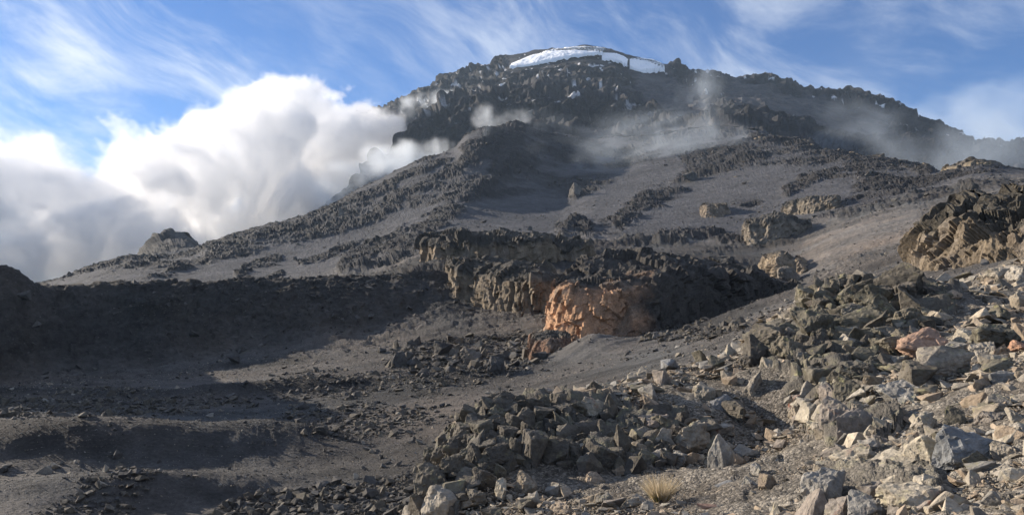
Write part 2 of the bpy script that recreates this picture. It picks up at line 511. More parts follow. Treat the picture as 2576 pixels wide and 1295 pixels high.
# ribs
rib([(1240, 455), (1180, 490), (1115, 540), (1060, 590), (960, 628), (870, 668)], 20, 20, 6.6, 8.9)
rib([(1150, 440), (1050, 480), (930, 540), (850, 560)], 14, 14, 7.5, 8.95)
rib([(1000, 520), (900, 565), (800, 590), (735, 605)], 11, 11, 7.5, 8.95)
rib([(700, 655), (640, 668), (600, 690)], 9, 9, 7, 8.5)
rib([(1130, 400), (1010, 450), (900, 510), (820, 545)], 10, 9, 8, 8.98)
rib([(860, 530), (760, 565), (640, 600), (520, 640)], 10, 9, 7.8, 8.98)
rib([(1230, 350), (1200, 390), (1130, 430)], 16, 12, 8, 9)
rib([(1250, 345), (1310, 335), (1400, 360), (1480, 385)], 26, 6, 8.4, 9.6)
rib([(1330, 420), (1300, 380), (1290, 350)], 24, 10, 8.2, 9.2)
rib([(920, 600), (830, 640), (760, 660)], 8, 8, 7, 8.6)
rib([(500, 660), (430, 690), (360, 712)], 8, 7, 7, 8.6)
rib([(1980, 480), (2060, 440), (2150, 430), (2230, 450)], 14, 9, 7, 8.6, .8)
rib([(1660, 600), (1780, 590), (1900, 610), (2000, 600)], 12, 7, 5.8, 7.4, .9)
rib([(2120, 560), (2200, 530), (2300, 500)], 12, 7, 5.8, 7.8, .8)
rib([(1500, 630), (1600, 610), (1720, 600)], 12, 6, 5.8, 7.2, .9)
rib([(1300, 330), (1290, 400), (1260, 440)], 22, 18, 8, 9.4)
rib([(1560, 560), (1620, 510), (1720, 470), (1760, 440), (1840, 400), (1900, 350)], 17, 17, 6.5, 9.2)
rib([(1420, 585), (1445, 565), (1480, 578)], 14, 22, 6.4, 8)
rib([(1445, 490), (1447, 465)], 9, 20, 7, 9.2)
rib([(1880, 395), (1960, 350), (2040, 370)], 16, 20, 8, 9.4)
rib([(2080, 392), (2150, 402), (2260, 412), (2330, 432)], 10, 13, 8, 9.3)
rib([(1790, 290), (1850, 320), (1960, 350)], 20, 14, 10, 12.5)
rib([(1480, 150), (1470, 190), (1400, 250), (1360, 300)], 30, 14, 11, 15)
rib([(1340, 310), (1380, 240)], 20, 12, 10, 14)
rib([(1120, 235), (1200, 215), (1320, 190)], 16, 8, 13, 15)
lift += 0
# low moraine and mounds of the valley, in world metres
X, Y = G[..., 0], G[..., 1]


def mound(cx, cy, rx, ry, rot, h, p=2.0):
    global lift
    c, s = math.cos(rot), math.sin(rot)
    dx, dy = X - cx, Y - cy
    q = ((dx * c + dy * s) / rx) ** 2 + ((-dx * s + dy * c) / ry) ** 2
    q = q * (1 + .5 * fbm(G.reshape(-1, 3) / (ry * 2.2), 3, .55, 200 + int(rx)).reshape(q.shape))
    k = np.exp(-np.maximum(q, 0) ** (p / 2))
    lift += h * k
    return k


k = mound(-50, 101, 26, 9, R(16), 5.4, 2.2); rock += .5 * k
k = mound(-33, 112, 8, 5, R(14), 2.4); rock += .3 * k
k = mound(-38, 84, 14, 5, R(30), 2.6); rock += .4 * k
k = mound(-95, 172, 55, 4.5, R(3), 1.5, 3); rock += .9 * k
k = mound(-50, 178, 22, 4, R(2), 2.2, 3); rock += .8 * k
k = mound(-8, 175, 18, 12, R(10), 3.0, 2); rock += .8 * k
k = mound(18.5, 185, 8, 11, R(0), 4.0, 1.5); rock -= .6 * k            # talus cone under the orange cliff
k = mound(62, 182, 30, 5, R(-8), 2.4, 2.4); rock += .3 * k
G[..., 2] += lift
rock = np.where(LINE_OF > 6.2, 1.15 * sstep(.18, .62, rock), rock)

# ---- relief
e_r = np.gradient(G, axis=0)
e_c = np.gradient(G, axis=1)
N = np.cross(e_c, e_r)
N /= np.linalg.norm(N, axis=-1, keepdims=True) + 1e-9
N[N[..., 2] < 0] *= -1
flat = G.reshape(-1, 3)
rng_m = GR.reshape(-1)
rk = np.clip(rock, 0, 1).reshape(-1)
lineno = LINE_OF.reshape(-1)
disp = np.zeros(len(flat), np.float32)


def sel(lo, hi):
    return np.where((lineno >= lo) & (lineno <= hi))[0]


def relief(lo, hi, lam, amp_rock, amp_scree, seed, blk=1.0, rid=1.5):
    """rough ground of block size lam: angular blocks where it is rocky, fine gullies where it is scree"""
    i = sel(lo, hi)
    p = flat[i]
    edge = np.minimum(np.clip((lineno[i] - lo) / .25, 0, 1), np.clip((hi - lineno[i]) / .25, 0, 1))
    k = rk[i]
    big = fbm(p / (lam * 6), 4, .55, seed, ridged=True)
    b1, e1 = crag(p / lam * np.array([1, 1, .8]) + .35 * np.stack([perlin(p / lam, seed + 5)] * 3, 1), seed + 1)
    b2, e2 = crag(p / (lam * .38), seed + 2)
    h = amp_rock * k * (rid * (big - .45) + blk * (.9 * b1 + .38 * b2))
    fine = fbm(p / (lam * .9), 4, .6, seed + 3)
    h = h + amp_scree * (1 - .6 * k) * fine
    disp[i] += (h * edge).astype(np.float32)


relief(0, 4.4, 2.6, .16, .13, 11)
relief(3.6, 6.9, 4.5, 1.9, .6, 23, .8)
relief(6.4, 10, 9, 3.6, .9, 37, .55, 1.8)
relief(6.4, 10, 3.6, 1.3, .5, 38, .6, 1.5)
relief(9.5, 16.2, 34, 14, 3, 51, .12, 2.3)
relief(9.5, 16.2, 12, 5.5, 1.6, 52, .3, 2.2)
i = sel(9.9, 15.9)                                   # gullies and buttresses running down the upper mountain
gl = fbm(flat[i] * np.array([1, 1, .28]) / 130., 4, .55, 61, ridged=True)
disp[i] += ((gl - .45) * (22 + 34 * rk[i]) * np.clip((lineno[i] - 9.9) / .5, 0, 1)).astype(np.float32)
i = sel(0, 3.9)                                      # runnels combed along the valley scree
q = flat[i]
al, ac = q[:, 0] * .62 + q[:, 1] * .78, q[:, 0] * .78 - q[:, 1] * .62
ac = ac + 5 * perlin(np.stack([q[:, 0] / 45, q[:, 1] / 45, q[:, 0] * 0], 1), 65)
st = np.stack([al / 60, ac / 2.6, al * 0], 1)
disp[i] += (fbm(st, 3, .6, 66) * .42 * (1 - .5 * rk[i])).astype(np.float32)
calm = (np.clip((lineno - 13.5) / .7, 0, 1) * sstep(1255, 1290, GU.ravel()) * (1 - sstep(1660, 1700, GU.ravel()))).astype(np.float32)
disp *= 1 - .85 * calm
G = (flat + N.reshape(-1, 3) * disp[:, None]).reshape(NR, NC, 3)

# ---- colour of the ground, plus shade painted on the dark hill (multiplies the material)
big = fbm(flat / 60., 4, seed=71).reshape(NR, NC)
warm = fbm(flat / 35. + 40, 4, seed=72).reshape(NR, NC)
kk = np.clip(rock, 0, 1)[..., None]
TINT = np.array([1.6, 1.53, 1.46]) * (1 - kk) + np.array([.62, .61, .61]) * kk
TINT = TINT * (1 + .5 * big[..., None]) * (1 + np.array([.16, .05, -.04]) * np.clip(warm * 2, -1, 1)[..., None])
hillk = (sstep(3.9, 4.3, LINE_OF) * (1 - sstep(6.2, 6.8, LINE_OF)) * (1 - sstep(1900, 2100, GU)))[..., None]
TINT = TINT * (1 - .48 * hillk)  # dark rock of the hill, deepened further to stand in for its shade
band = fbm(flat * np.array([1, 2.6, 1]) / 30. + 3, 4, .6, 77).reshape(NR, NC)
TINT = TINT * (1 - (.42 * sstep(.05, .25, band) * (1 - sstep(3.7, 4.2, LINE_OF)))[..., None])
TINT = TINT * (1 - (.04 * (1 - sstep(3.5, 4.0, LINE_OF)))[..., None])
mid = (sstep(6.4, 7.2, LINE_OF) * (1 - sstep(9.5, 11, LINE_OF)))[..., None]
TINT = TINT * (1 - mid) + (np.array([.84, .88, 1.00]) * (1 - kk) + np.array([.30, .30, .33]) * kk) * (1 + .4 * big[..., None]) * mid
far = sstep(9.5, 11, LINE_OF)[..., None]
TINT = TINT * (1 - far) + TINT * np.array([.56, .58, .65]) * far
# snow lying in the ledges of the upper mountain
sn = fbm(flat / np.array([45, 45, 26.]), 3, .6, 81).reshape(NR, NC)
sn = sstep(.30, .36, sn) * sstep(450, 760, G[..., 2]) * (rock > .35)
TINT = TINT * (1 - sn[..., None]) + np.array([9., 9.4, 10.]) * sn[..., None]


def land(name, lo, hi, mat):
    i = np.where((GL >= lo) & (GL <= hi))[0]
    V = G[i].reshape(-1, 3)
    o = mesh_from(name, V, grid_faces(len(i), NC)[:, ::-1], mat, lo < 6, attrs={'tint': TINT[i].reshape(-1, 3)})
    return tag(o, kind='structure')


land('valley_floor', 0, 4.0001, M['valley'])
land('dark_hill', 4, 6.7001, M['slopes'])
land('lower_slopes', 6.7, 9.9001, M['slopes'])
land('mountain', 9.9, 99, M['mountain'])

# ------------------------------------------------------------------ the near hillside
HC = []                                        # (x, y, z) it passes through


def hp(u, v, r):
    HC.append([float(c) for c in at(u, v, r)])


for c in [(1665, 1248, 11), (1400, 1262, 11.3), (1250, 1300, 10.6), (1450, 1188, 13), (1700, 1190, 13), (1900, 1160, 14), (2000, 1100, 16), (1850, 1280, 9.7),
          (2100, 1290, 8.6), (2300, 1300, 7.6), (2576, 1300, 6.6), (2576, 1100, 9.4), (2576, 960, 13), (2576, 860, 18), (2576, 730, 32), (2450, 800, 23),
          (2350, 900, 18), (2350, 1000, 13.5), (2200, 1120, 11.2), (2420, 728, 32), (2500, 690, 42),
          # top of the dark wall and the rubble behind it
          (1130, 1085, 15.2), (1250, 1020, 16.2), (1400, 995, 17.0), (1620, 955, 19), (1750, 915, 21), (1850, 895, 23), (1500, 1040, 15.8), (1700, 1030, 16.3), (1850, 985, 17.8),
          (1290, 1080, 14.6), (1400, 1090, 14.6), (1550, 1095, 14.8), (1180, 1150, 13.4), (1150, 1250, 12.0), (1290, 1200, 12.6), (1060, 1290, 12.2),
          # the lichened knoll
          (1960, 880, 21), (2030, 770, 25), (2090, 715, 26), (2200, 705, 27), (2330, 720, 27.5), (2080, 850, 20.5), (2200, 840, 21), (2120, 950, 17), (2230, 940, 17.5), (2080, 1030, 15)]:
    hp(*c)


def hxyz(u, r, z):
    a = math.atan((u - W0 / 2) / F)
    HC.append([r * math.sin(a), r * math.cos(a), z])


for c in [(1250, 22, -5.2), (1000, 30, -12), (600, 45, -19), (900, 20, -9), (960, 14, -5.6), (1000, 12, -4.6), (800, 9, -4.9), (400, 6, -4.2), (1288, 5, -2.0), (1500, 27, -6), (1750, 32, -4.5),
          (2000, 34, -1.6), (2250, 38, -.2), (1400, 40, -13), (2450, 52, 2.0)]:
    hxyz(*c)
HC += [[0, -10, -1.2], [0, 0, -1.65], [10, -5, .4], [-10, -5, -4.6], [10, 5, -.9], [20, 10, 1.4], [-25, 0, -12], [-20, -30, -9], [30, -30, 3], [40, 10, 5], [0, -45, 0], [-60, -20, -20], [60, -20, 8], [-60, 20, -23]]
for a in np.radians(np.arange(-80, 71, 12.5)):
    i = int(np.argmin(np.abs(AZ - a)))
    z78 = float(np.interp(84, GR[:, i], GZ[:, i]))
    HC.append([84 * math.sin(a), 84 * math.cos(a), z78 - 2.5])
HC = np.array(HC)


class TPS:
    def __init__(self, P, lam=.02):
        x = P[:, :2]
        d = np.linalg.norm(x[:, None] - x[None], axis=-1)
        K = d * d * np.log(d + 1e-9) + lam * np.eye(len(x)) * 100
        A = np.c_[np.ones(len(x)), x]
        n = len(x)
        S = np.block([[K, A], [A.T, np.zeros((3, 3))]])
        w = np.linalg.solve(S, np.r_[P[:, 2], 0, 0, 0])
        self.x, self.w, self.a = x, w[:n], w[n:]

    def __call__(self, x, y):
        x, y = np.asarray(x, float), np.asarray(y, float)
        out = self.a[0] + self.a[1] * x + self.a[2] * y
        for (cx, cy), w in zip(self.x, self.w):
            d2 = (x - cx) ** 2 + (y - cy) ** 2 + 1e-12
            out = out + w * .5 * d2 * np.log(d2)
        return out


hill_z = TPS(HC, .0002)


def hill_hit(u, v, rmax=60):
    """where the sight line of a picture position meets the hillside"""
    r = np.geomspace(3, rmax, 900)
    x, y, z = at(np.full(900, u), np.full(900, v), r)
    h = hill_z(x, y)
    k = np.argmax(z < h)
    if not (z < h).any():
        k = int(np.argmin(z - h))
    return np.array([x[k], y[k], h[k]]), r[k]


HAZ = np.concatenate([R(1) * np.linspace(-180, -36, 110, endpoint=False), R(1) * np.linspace(-36, 36, 560), R(1) * np.linspace(36, 180, 111)[1:]])
HRR = np.concatenate([np.linspace(.8, 5, 12, endpoint=False), np.geomspace(5, 36, 250), np.geomspace(36, 83, 30)[1:]])
HX = HRR[:, None] * np.sin(HAZ)
HY = HRR[:, None] * np.cos(HAZ)
HZ = hill_z(HX, HY)
hf = np.stack([HX, HY, HZ], -1).reshape(-1, 3)
fade = np.clip(HRR / 10, .3, 1)[:, None]
HZ = HZ + (fbm(hf / 2.2, 4, .5, 101).reshape(HX.shape) * .28 + fbm(hf / .45, 3, .6, 102).reshape(HX.shape) * .07) * fade
BED = [[(1050, 1300), (1062, 1180), (1090, 1095), (1170, 1045), (1230, 1000), (1340, 985), (1500, 1000), (1620, 1035), (1725, 1045), (1735, 1120), (1700, 1168), (1560, 1180), (1420, 1172), (1330, 1160), (1280, 1170), (1180, 1235), (1150, 1300)],
       [(1870, 920), (1885, 830), (1990, 800), (2010, 715), (2085, 688), (2200, 688), (2330, 705), (2410, 725), (2400, 790), (2330, 840), (2250, 870), (2200, 940), (2170, 1000), (2270, 1060), (2215, 1115), (2080, 1120), (1990, 1050), (1985, 950)],
       [(2020, 1300), (2040, 1200), (2085, 1125), (2190, 1115), (2295, 1145), (2365, 1225), (2375, 1300)]]


def inside_many(poly, x, y):
    poly = np.array(poly, float)
    c = np.zeros(x.shape, bool)
    j = len(poly) - 1
    for i in range(len(poly)):
        if poly[i, 1] != poly[j, 1]:
            c ^= ((poly[i, 1] > y) != (poly[j, 1] > y)) & (x < (poly[j, 0] - poly[i, 0]) * (y - poly[i, 1]) / (poly[j, 1] - poly[i, 1]) + poly[i, 0])
        j = i
    return c


hu, hv, hw = seen(hf)
hu = hu + 18 * perlin(hf / .8, 111)
hv = hv + 14 * perlin(hf / .8 + 7, 112)
BEDK = np.zeros(len(hf))
for b_i, poly in enumerate(BED):
    BEDK[inside_many(poly, hu, hv) & (hw > 4) & (hw < 40)] = 1 if b_i < 2 else .6
bb1, _ = crag(hf / .55, 104)
bb2, _ = crag(hf / .22, 105)
HZ = HZ + (BEDK * (.08 + .22 * bb1 + .10 * bb2)).reshape(HX.shape)
b_, e_ = crag(hf / .35, 103)
HZ = HZ + b_.reshape(HX.shape) * .05
n_ = len(HRR)


def gravel_material():
    m = bpy.data.materials.new('hillside_gravel')
    m.use_nodes = True
    t = NT(m.node_tree)
    co = t.n('ShaderNodeNewGeometry').outputs['Position']
    n1 = t.noise(co, .35, 4, .55)
    n2 = t.noise(co, 3.0, 5, .6)
    vo = t.n('ShaderNodeTexVoronoi', ins={'Vector': co, 'Scale': 26.0})
    vo2 = t.n('ShaderNodeTexVoronoi', ins={'Vector': co, 'Scale': 60.0})
    c = t.ramp(n1, [(.3, (.085, .072, .058)), (.5, (.13, .115, .095)), (.7, (.19, .17, .14))])
    c = t.mix(1.0, c, t.ramp(n2, [(.3, .6), (.7, 1.35)]), 'MULTIPLY')
    c = t.mix(.75, c, t.mix(1.0, c, t.ramp(t.n('ShaderNodeSeparateColor', ins={0: vo.outputs['Color']}).outputs[0], [(0, .35), (.6, 1.0), (1, 2.3)]), 'MULTIPLY'))
    bed = t.n('ShaderNodeAttribute', attribute_name='bed').outputs['Fac']
    nb = t.noise(co, 2.5, 6, .65)
    lava = t.ramp(nb, [(.3, (.06, .055, .048)), (.5, (.11, .10, .085)), (.66, (.17, .16, .11))])
    c = t.mix(bed, c, lava)
    h = t.math('ADD', t.math('MULTIPLY', vo.outputs['Distance'], -1.0), t.math('MULTIPLY', vo2.outputs['Distance'], -.5))
    b = t.n('ShaderNodeBump', ins={'Height': h, 'Strength': .8, 'Distance': .03})
    p = t.n('ShaderNodeBsdfPrincipled', ins={'Base Color': c, 'Roughness': .95, 'Normal': b.outputs[0]})
    p.inputs['Specular IOR Level'].default_value = .2
    t.n('ShaderNodeOutputMaterial', ins={'Surface': p.outputs[0]})
    return m


M['gravel'] = gravel_material()
tag(mesh_from('hillside', np.stack([HX, HY, HZ], -1).reshape(-1, 3), grid_faces(n_, len(HAZ))[:, ::-1], M['gravel'], True, attrs={'bed': BEDK}), kind='structure')

# the country below and behind, out to the horizon
rr = np.array([0, 60, 300, 1500, 6000, 40000.])
aa = np.linspace(0, 2 * math.pi, 97)
PX, PY = rr[:, None] * np.sin(aa), rr[:, None] * np.cos(aa)
PZ = np.broadcast_to(np.array([-60, -60, -90, -200, -400, -400.])[:, None], PX.shape)
tag(mesh_from('lowland_ground', np.stack([PX, PY, PZ], -1).reshape(-1, 3), grid_faces(len(rr), 97)[:, ::-1], M['slopes'], True, attrs={'tint': np.full((PX.size, 3), 1.2)}), kind='structure')

# ------------------------------------------------------------------ rocks
def rock_shape(seed, sub, planes=13, rough=.05, slab=1.0, jag=.06, lam=.5):
    """an angular boulder: the hull of a few random corners, its faces split up and chipped"""
    g = np.random.default_rng(seed)
    npt = int(g.integers(8, 13)) if sub < 4 else int(g.integers(9, 15))
    P = g.uniform(-1, 1, (npt, 3))
    P = np.sign(P) * np.abs(P) ** g.uniform(.45, .85)
    P = P @ np.linalg.qr(g.normal(size=(3, 3)))[0]
    P *= (1 / np.maximum(1.0, np.linalg.norm(P, axis=1) / g.uniform(.95, 1.25, npt)))[:, None]
    bm = bmesh.new()
    for q in P:
        bm.verts.new(q)
    res = bmesh.ops.convex_hull(bm, input=bm.verts)
    junk = {e for e in res['geom_interior'] + res['geom_unused'] if isinstance(e, bmesh.types.BMVert)}
    bmesh.ops.delete(bm, geom=list(junk), context='VERTS')
    bmesh.ops.bevel(bm, geom=list(bm.edges) + list(bm.verts), offset=.035, segments=1, affect='EDGES', clamp_overlap=True)
    bmesh.ops.triangulate(bm, faces=bm.faces)
    target = {1: .9, 2: .62, 3: .24, 4: .125}[sub]
    for _ in range(5):
        long_ = [e for e in bm.edges if e.calc_length() > target]
        if not long_:
            break
        bmesh.ops.subdivide_edges(bm, edges=long_, cuts=1)
        bmesh.ops.triangulate(bm, faces=[f for f in bm.faces if len(f.verts) > 3])
    bm.normal_update()
    bm.verts.ensure_lookup_table()
    V = np.array([v.co[:] for v in bm.verts])
    Nn = np.array([v.normal[:] for v in bm.verts])
    Fc = np.array([[v.index for v in f.verts] for f in bm.faces])
    bm.free()
    V -= (V.max(0) + V.min(0)) / 2
    V /= (V.max(0) - V.min(0)) / 2
    if sub >= 3:
        b, e = crag(V / lam + seed * 3.1, seed)
        V = V + Nn * (b * jag + fbm(V / (lam * .7) + seed, 4, .6, seed) * rough * 1.6)[:, None]
    V[:, 2] *= slab
    return V, Fc


def near_rock_material(name, palette, lichen=.35, lich_col=(.26, .25, .09), red=0.0, scale=1.0, bump=.6):
    m = bpy.data.materials.new(name)
    m.use_nodes = True
    t = NT(m.node_tree)
    oi = t.n('ShaderNodeObjectInfo')
    geo = t.n('ShaderNodeNewGeometry')
    co = t.vmath('ADD', geo.outputs['Position'], t.vmath('SCALE', (13., 7., 29.), scale=oi.outputs['Random']))
    n1 = t.noise(co, 2.2 * scale, 6, .6, .3)
    n2 = t.noise(co, 14 * scale, 5, .65)
    n3 = t.noise(co, 60 * scale, 3, .6)
    k = len(palette)
    c = t.ramp(oi.outputs['Random'], [((i + .5) / k, p) for i, p in enumerate(palette)])
    c = t.mix(1.0, c, t.ramp(n1, [(.28, .62), (.5, 1.0), (.75, 1.5)]), 'MULTIPLY')
    c = t.mix(1.0, c, t.ramp(n2, [(.25, .6), (.5, 1.0), (.8, 1.45)]), 'MULTIPLY')
    if red:
        nr = t.noise(t.vmath('ADD', co, (5., 9., 2.)), 1.7 * scale, 4, .6, .5)
        c = t.mix(t.maprange(nr, .60, .70, 0, red), c, (.26, .085, .045))
    up = t.n('ShaderNodeSeparateXYZ', ins={0: geo.outputs['Normal']}).outputs[2]
    nl = t.noise(t.vmath('ADD', co, (31., 3., 7.)), 5 * scale, 6, .7)
    lf = t.math('MULTIPLY', t.maprange(nl, .54, .68), t.maprange(up, -.2, .6, .25, 1))
    c = t.mix(t.math('MULTIPLY', lf, lichen), c, lich_col)
    hgt = t.math('ADD', t.math('MULTIPLY', n2, .7), t.math('ADD', t.math('MULTIPLY', n3, .25), n1))
    b = t.n('ShaderNodeBump', ins={'Height': hgt, 'Strength': bump, 'Distance': .05 / scale})
    p = t.n('ShaderNodeBsdfPrincipled', ins={'Base Color': c, 'Roughness': .9, 'Normal': b.outputs[0]})
    p.inputs['Specular IOR Level'].default_value = .25
    t.n('ShaderNodeOutputMaterial', ins={'Surface': p.outputs[0]})
    return m


GREYS = [(.25, .218, .172), (.17, .15, .124), (.31, .27, .212), (.20, .19, .172), (.28, .23, .168), (.15, .134, .11), (.25, .235, .21), (.34, .292, .226)]
M['stone'] = near_rock_material('grey_stone', GREYS, .25)
M['dark_stone'] = near_rock_material('dark_lava', [(.095, .084, .068), (.12, .105, .086), (.08, .071, .06), (.11, .096, .076)], .42, (.21, .19, .10))
M['lichen_stone'] = near_rock_material('lichened_lava', [(.118, .106, .080), (.145, .130, .098), (.10, .09, .07), (.135, .118, .09)], .75, (.29, .27, .13))
M['pale_stone'] = near_rock_material('pale_layered_rock', [(.32, .28, .215), (.27, .24, .19), (.35, .305, .235), (.24, .225, .20)], .3, (.36, .33, .13), red=.55)
M['red_stone'] = near_rock_material('rusty_rock', [(.20, .175, .15), (.24, .20, .165), (.17, .15, .13)], .2, red=.9)
M['orange_boulder'] = near_rock_material('orange_boulder_rock', [(.29, .17, .11), (.27, .18, .13)], .15)
M['tan_stone'] = near_rock_material('tan_rock', [(.27, .22, .165), (.25, .195, .14)], .1)
M['slate_stone'] = near_rock_material('blue_grey_slab_rock', [(.165, .168, .168), (.19, .19, .188)], .08)
M['far_stone'] = near_rock_material('far_lava_boulder', [(.07, .066, .062), (.10, .094, .086), (.055, .052, .05), (.085, .078, .07)], .15, (.16, .15, .10), scale=.12, bump=.5)
M['far_pale'] = near_rock_material('far_pale_outcrop', [(.19, .165, .135), (.16, .145, .125)], .2, (.24, .21, .16), scale=.08, bump=.6)

# a stock of shapes, shared by the many stones
STOCK = {'block': [], 'slab': [], 'small': [], 'hero': []}
for i in range(10):
    STOCK['block'].append(rock_shape(100 + i, 3, 12 + i % 5))
    STOCK['slab'].append(rock_shape(200 + i, 3, 11 + i % 4, slab=.28 + .03 * (i % 4)))
    STOCK['hero'].append(rock_shape(300 + i, 4, 11 + i % 6, rough=.06 + .05 * (i % 2), jag=.07 + .05 * (i % 2)))
for i in range(8):
    STOCK['small'].append(rock_shape(400 + i, 2, 10, slab=(1, .75, .4, .8, .3, .9, .5, .65)[i]))
_mesh_cache = {}


def stock_mesh(kind, i, mat):
    key = (kind, i % len(STOCK[kind]), mat.name)
    if key not in _mesh_cache:
        V, Fc = STOCK[kind][key[1]]
        o = mesh_from('rock_shape', V, Fc, mat, False)
        me = o.data
        bpy.data.objects.remove(o)
        _mesh_cache[key] = me
    return _mesh_cache[key]


def put_rock(name, kind, i, mat, loc, scale, rot, parent=None):
    o = bpy.data.objects.new(name, stock_mesh(kind, i, mat))
    col.objects.link(o)
    o.location = loc
    o.scale = scale
    o.rotation_euler = rot
    if parent:
        o.parent = parent
    return o


def boulder(u, v, w, h, kind='hero', i=0, mat='stone', rot=0, tilt=0, sink=.25, depth=None, name='boulder', parent=None, push=.35, up=0):
    """a rock seen centred at (u, v), w by h working-picture pixels, resting in the hillside there"""
    P, r = hill_hit(u, v + h * .42)
    k = np.linalg.norm(P) / F
    sx, sz = w * k * .54, h * k * .56
    sy = depth * k * .55 if depth else (sx * .9 if sx < sz * 1.6 else sz * 1.3)
    d = P / np.linalg.norm(P)
    fl = np.array([d[0], d[1], 0])
    loc = P + fl * sy * push + np.array([0, 0, sz * (1 - sink) * .75 + up])
    if kind == 'slab':
        sz = sz / .33
    az = math.atan2(d[0], d[1])
    o = put_rock(name, kind, i, M[mat], loc, (sx, sy, sz), (tilt, 0, -az + rot), parent)
    return o


# land seen at a picture position (for boulders and outcrops further out)
FU, FV, FW = seen(G)
INV = (FU > -300) & (FU < W0 + 300) & (FW > 30)


def land_hit(u, v, lo=0, hi=16):
    m = INV & (LINE_OF >= lo) & (LINE_OF <= hi)
    idx = np.where(m.ravel())[0]
    d = np.hypot(FU.ravel()[idx] - u, (FV.ravel()[idx] - v) * 1.3)
    ok = idx[d < max(4, d.min() + 2)]
    j = ok[np.argmin(GR.ravel()[ok])]
    return G.reshape(-1, 3)[j].copy(), GR.ravel()[j]

# ------------------------------------------------------------------ cliffs and outcrops of the middle distance
def rock_mass(name, foot, spine, mat, label, cat='cliff', group=None, lam=6, amp=1.6, nth=300, nk=60, seed=5, steep=(.16, .72), tint=None, fold=1.0):
    """a crag: rings rise from a traced foot line to its top line; steep sides, rounded crown, chipped and fluted"""
    Fp = np.array([at(*p) for p in foot], float)
    Sp = np.array([at(*p) for p in spine], float)
    Fp[:, 2] -= amp * 1.5
    seg = np.r_[0, np.cumsum(np.linalg.norm(np.diff(np.r_[Fp, Fp[:1]], axis=0), axis=1))]
    s = np.linspace(0, seg[-1], nth, endpoint=False)
    ring = np.stack([np.interp(s, seg, np.r_[Fp[:, k], Fp[:1, k]]) for k in range(3)], 1)
    for _ in range(max(3, nth // 18)):
        ring = .5 * ring + .25 * (np.roll(ring, 1, 0) + np.roll(ring, -1, 0))
    # nearest place on the top line
    ss = np.linspace(0, 1, 200)
    sg = np.r_[0, np.cumsum(np.linalg.norm(np.diff(Sp, axis=0), axis=1))]
    sg /= sg[-1]
    SP = np.stack([np.interp(ss, sg, Sp[:, k]) for k in range(3)], 1)
    j = np.argmin(np.linalg.norm(ring[:, None, :2] - SP[None, :, :2], axis=-1), 1).astype(float)
    for _ in range(nth // 12):
        j = .5 * j + .25 * (np.roll(j, 1) + np.roll(j, -1))
    top = SP[np.clip(j.round().astype(int), 0, 199)]
    t = np.linspace(0, 1, nk)
    f = np.interp(t, [0, .62, 1], [0, steep[0], 1])
    g = np.interp(t, [0, .62, 1], [0, steep[1], 1])
    kern = np.ones(7) / 7
    f = np.convolve(np.pad(f, 3, 'edge'), kern, 'valid')
    g = np.convolve(np.pad(g, 3, 'edge'), kern, 'valid')
    f[-1] = g[-1] = 1
    V = ring[None] * (1 - f)[:, None, None] + top[None] * f[:, None, None]
    V[..., 2] = ring[None, :, 2] * (1 - g)[:, None] + top[None, :, 2] * g[:, None]
    V[0, :, 2] -= amp
    er = np.gradient(V, axis=0)
    ec = np.roll(V, -1, 1) - np.roll(V, 1, 1)
    n = np.cross(ec, er)
    n /= np.linalg.norm(n, axis=-1, keepdims=True) + 1e-9
    out = V - V.mean((0, 1))
    if (n * out).sum() < 0:
        n = -n
    p = V.reshape(-1, 3)
    vert = np.array([1, 1, .35])                       # upright flutes
    d1 = fbm(p * vert / (lam * 2.2), 4, .55, seed, ridged=True)
    b1, _ = crag(p * np.array([1, 1, .45]) / lam, seed + 1)
    b2, _ = crag(p * np.array([1, 1, .7]) / (lam * .4), seed + 2)
    taper = np.repeat(np.interp(t, [0, .8, 1], [1, 1, .45]), nth)
    b3, _ = crag(p * np.array([1, 1, .35]) / (lam * 1.8) + 5, seed + 7)
    h = amp * taper * (1.2 * fbm(p / (lam * 4), 3, .5, seed + 8) + .5 * (d1 - .5) * fold + 1.2 * b3 + 1.0 * b1 + .5 * b2 + .15 * fbm(p / (lam * .25), 3, .6, seed + 4))
    P = p + n.reshape(-1, 3) * h[:, None]
    a = np.arange(nk * nth).reshape(nk, nth)
    b = np.roll(a, -1, 1)
    Q = np.stack([a[:-1], b[:-1], b[1:], a[1:]], -1).reshape(-1, 4)
    hh = np.repeat(g, nth)
    TT = np.ones((len(P), 3)) if tint is None else tint(P, hh, n.reshape(-1, 3))
    o = mesh_from(name, P, Q, mat, False, attrs={'tint': TT})
    return tag(o, label, cat, group, 'thing')


M['cliff'] = rock_material('cliff_rock', scale=.35, fine=6, base=((.075, .068, .06), (.13, .118, .10)), bump=.7)


def banded(warmc, darkc, lo=.55, hi=.75, seed=9, lam=9., xmax=None):
    """weathered face below, dark lava crust on top; past xmax, shade painted dark"""
    def fn(P, hh, n):
        w = fbm(P / lam, 4, .6, seed)
        k = sstep(lo, hi, hh + w * .25)[:, None]
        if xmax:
            k = np.maximum(k, sstep(xmax - 9, xmax + 9, P[:, 0] + w * 16)[:, None])  # flank beyond xmax is the same rock, painted dark for its shade
        st = fbm(P * np.array([1, 1, .25]) / (lam * .35), 3, .6, seed + 3)[:, None]
        base = np.array(warmc) * (1 + st * .9)
        grey = sstep(.05, .25, fbm(P / (lam * .8) + 7, 3, .5, seed + 6))[:, None]
        base = base * (1 - .6 * grey) + np.array([2.1, 1.95, 1.8]) * .6 * grey
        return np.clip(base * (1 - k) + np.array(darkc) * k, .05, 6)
    return fn


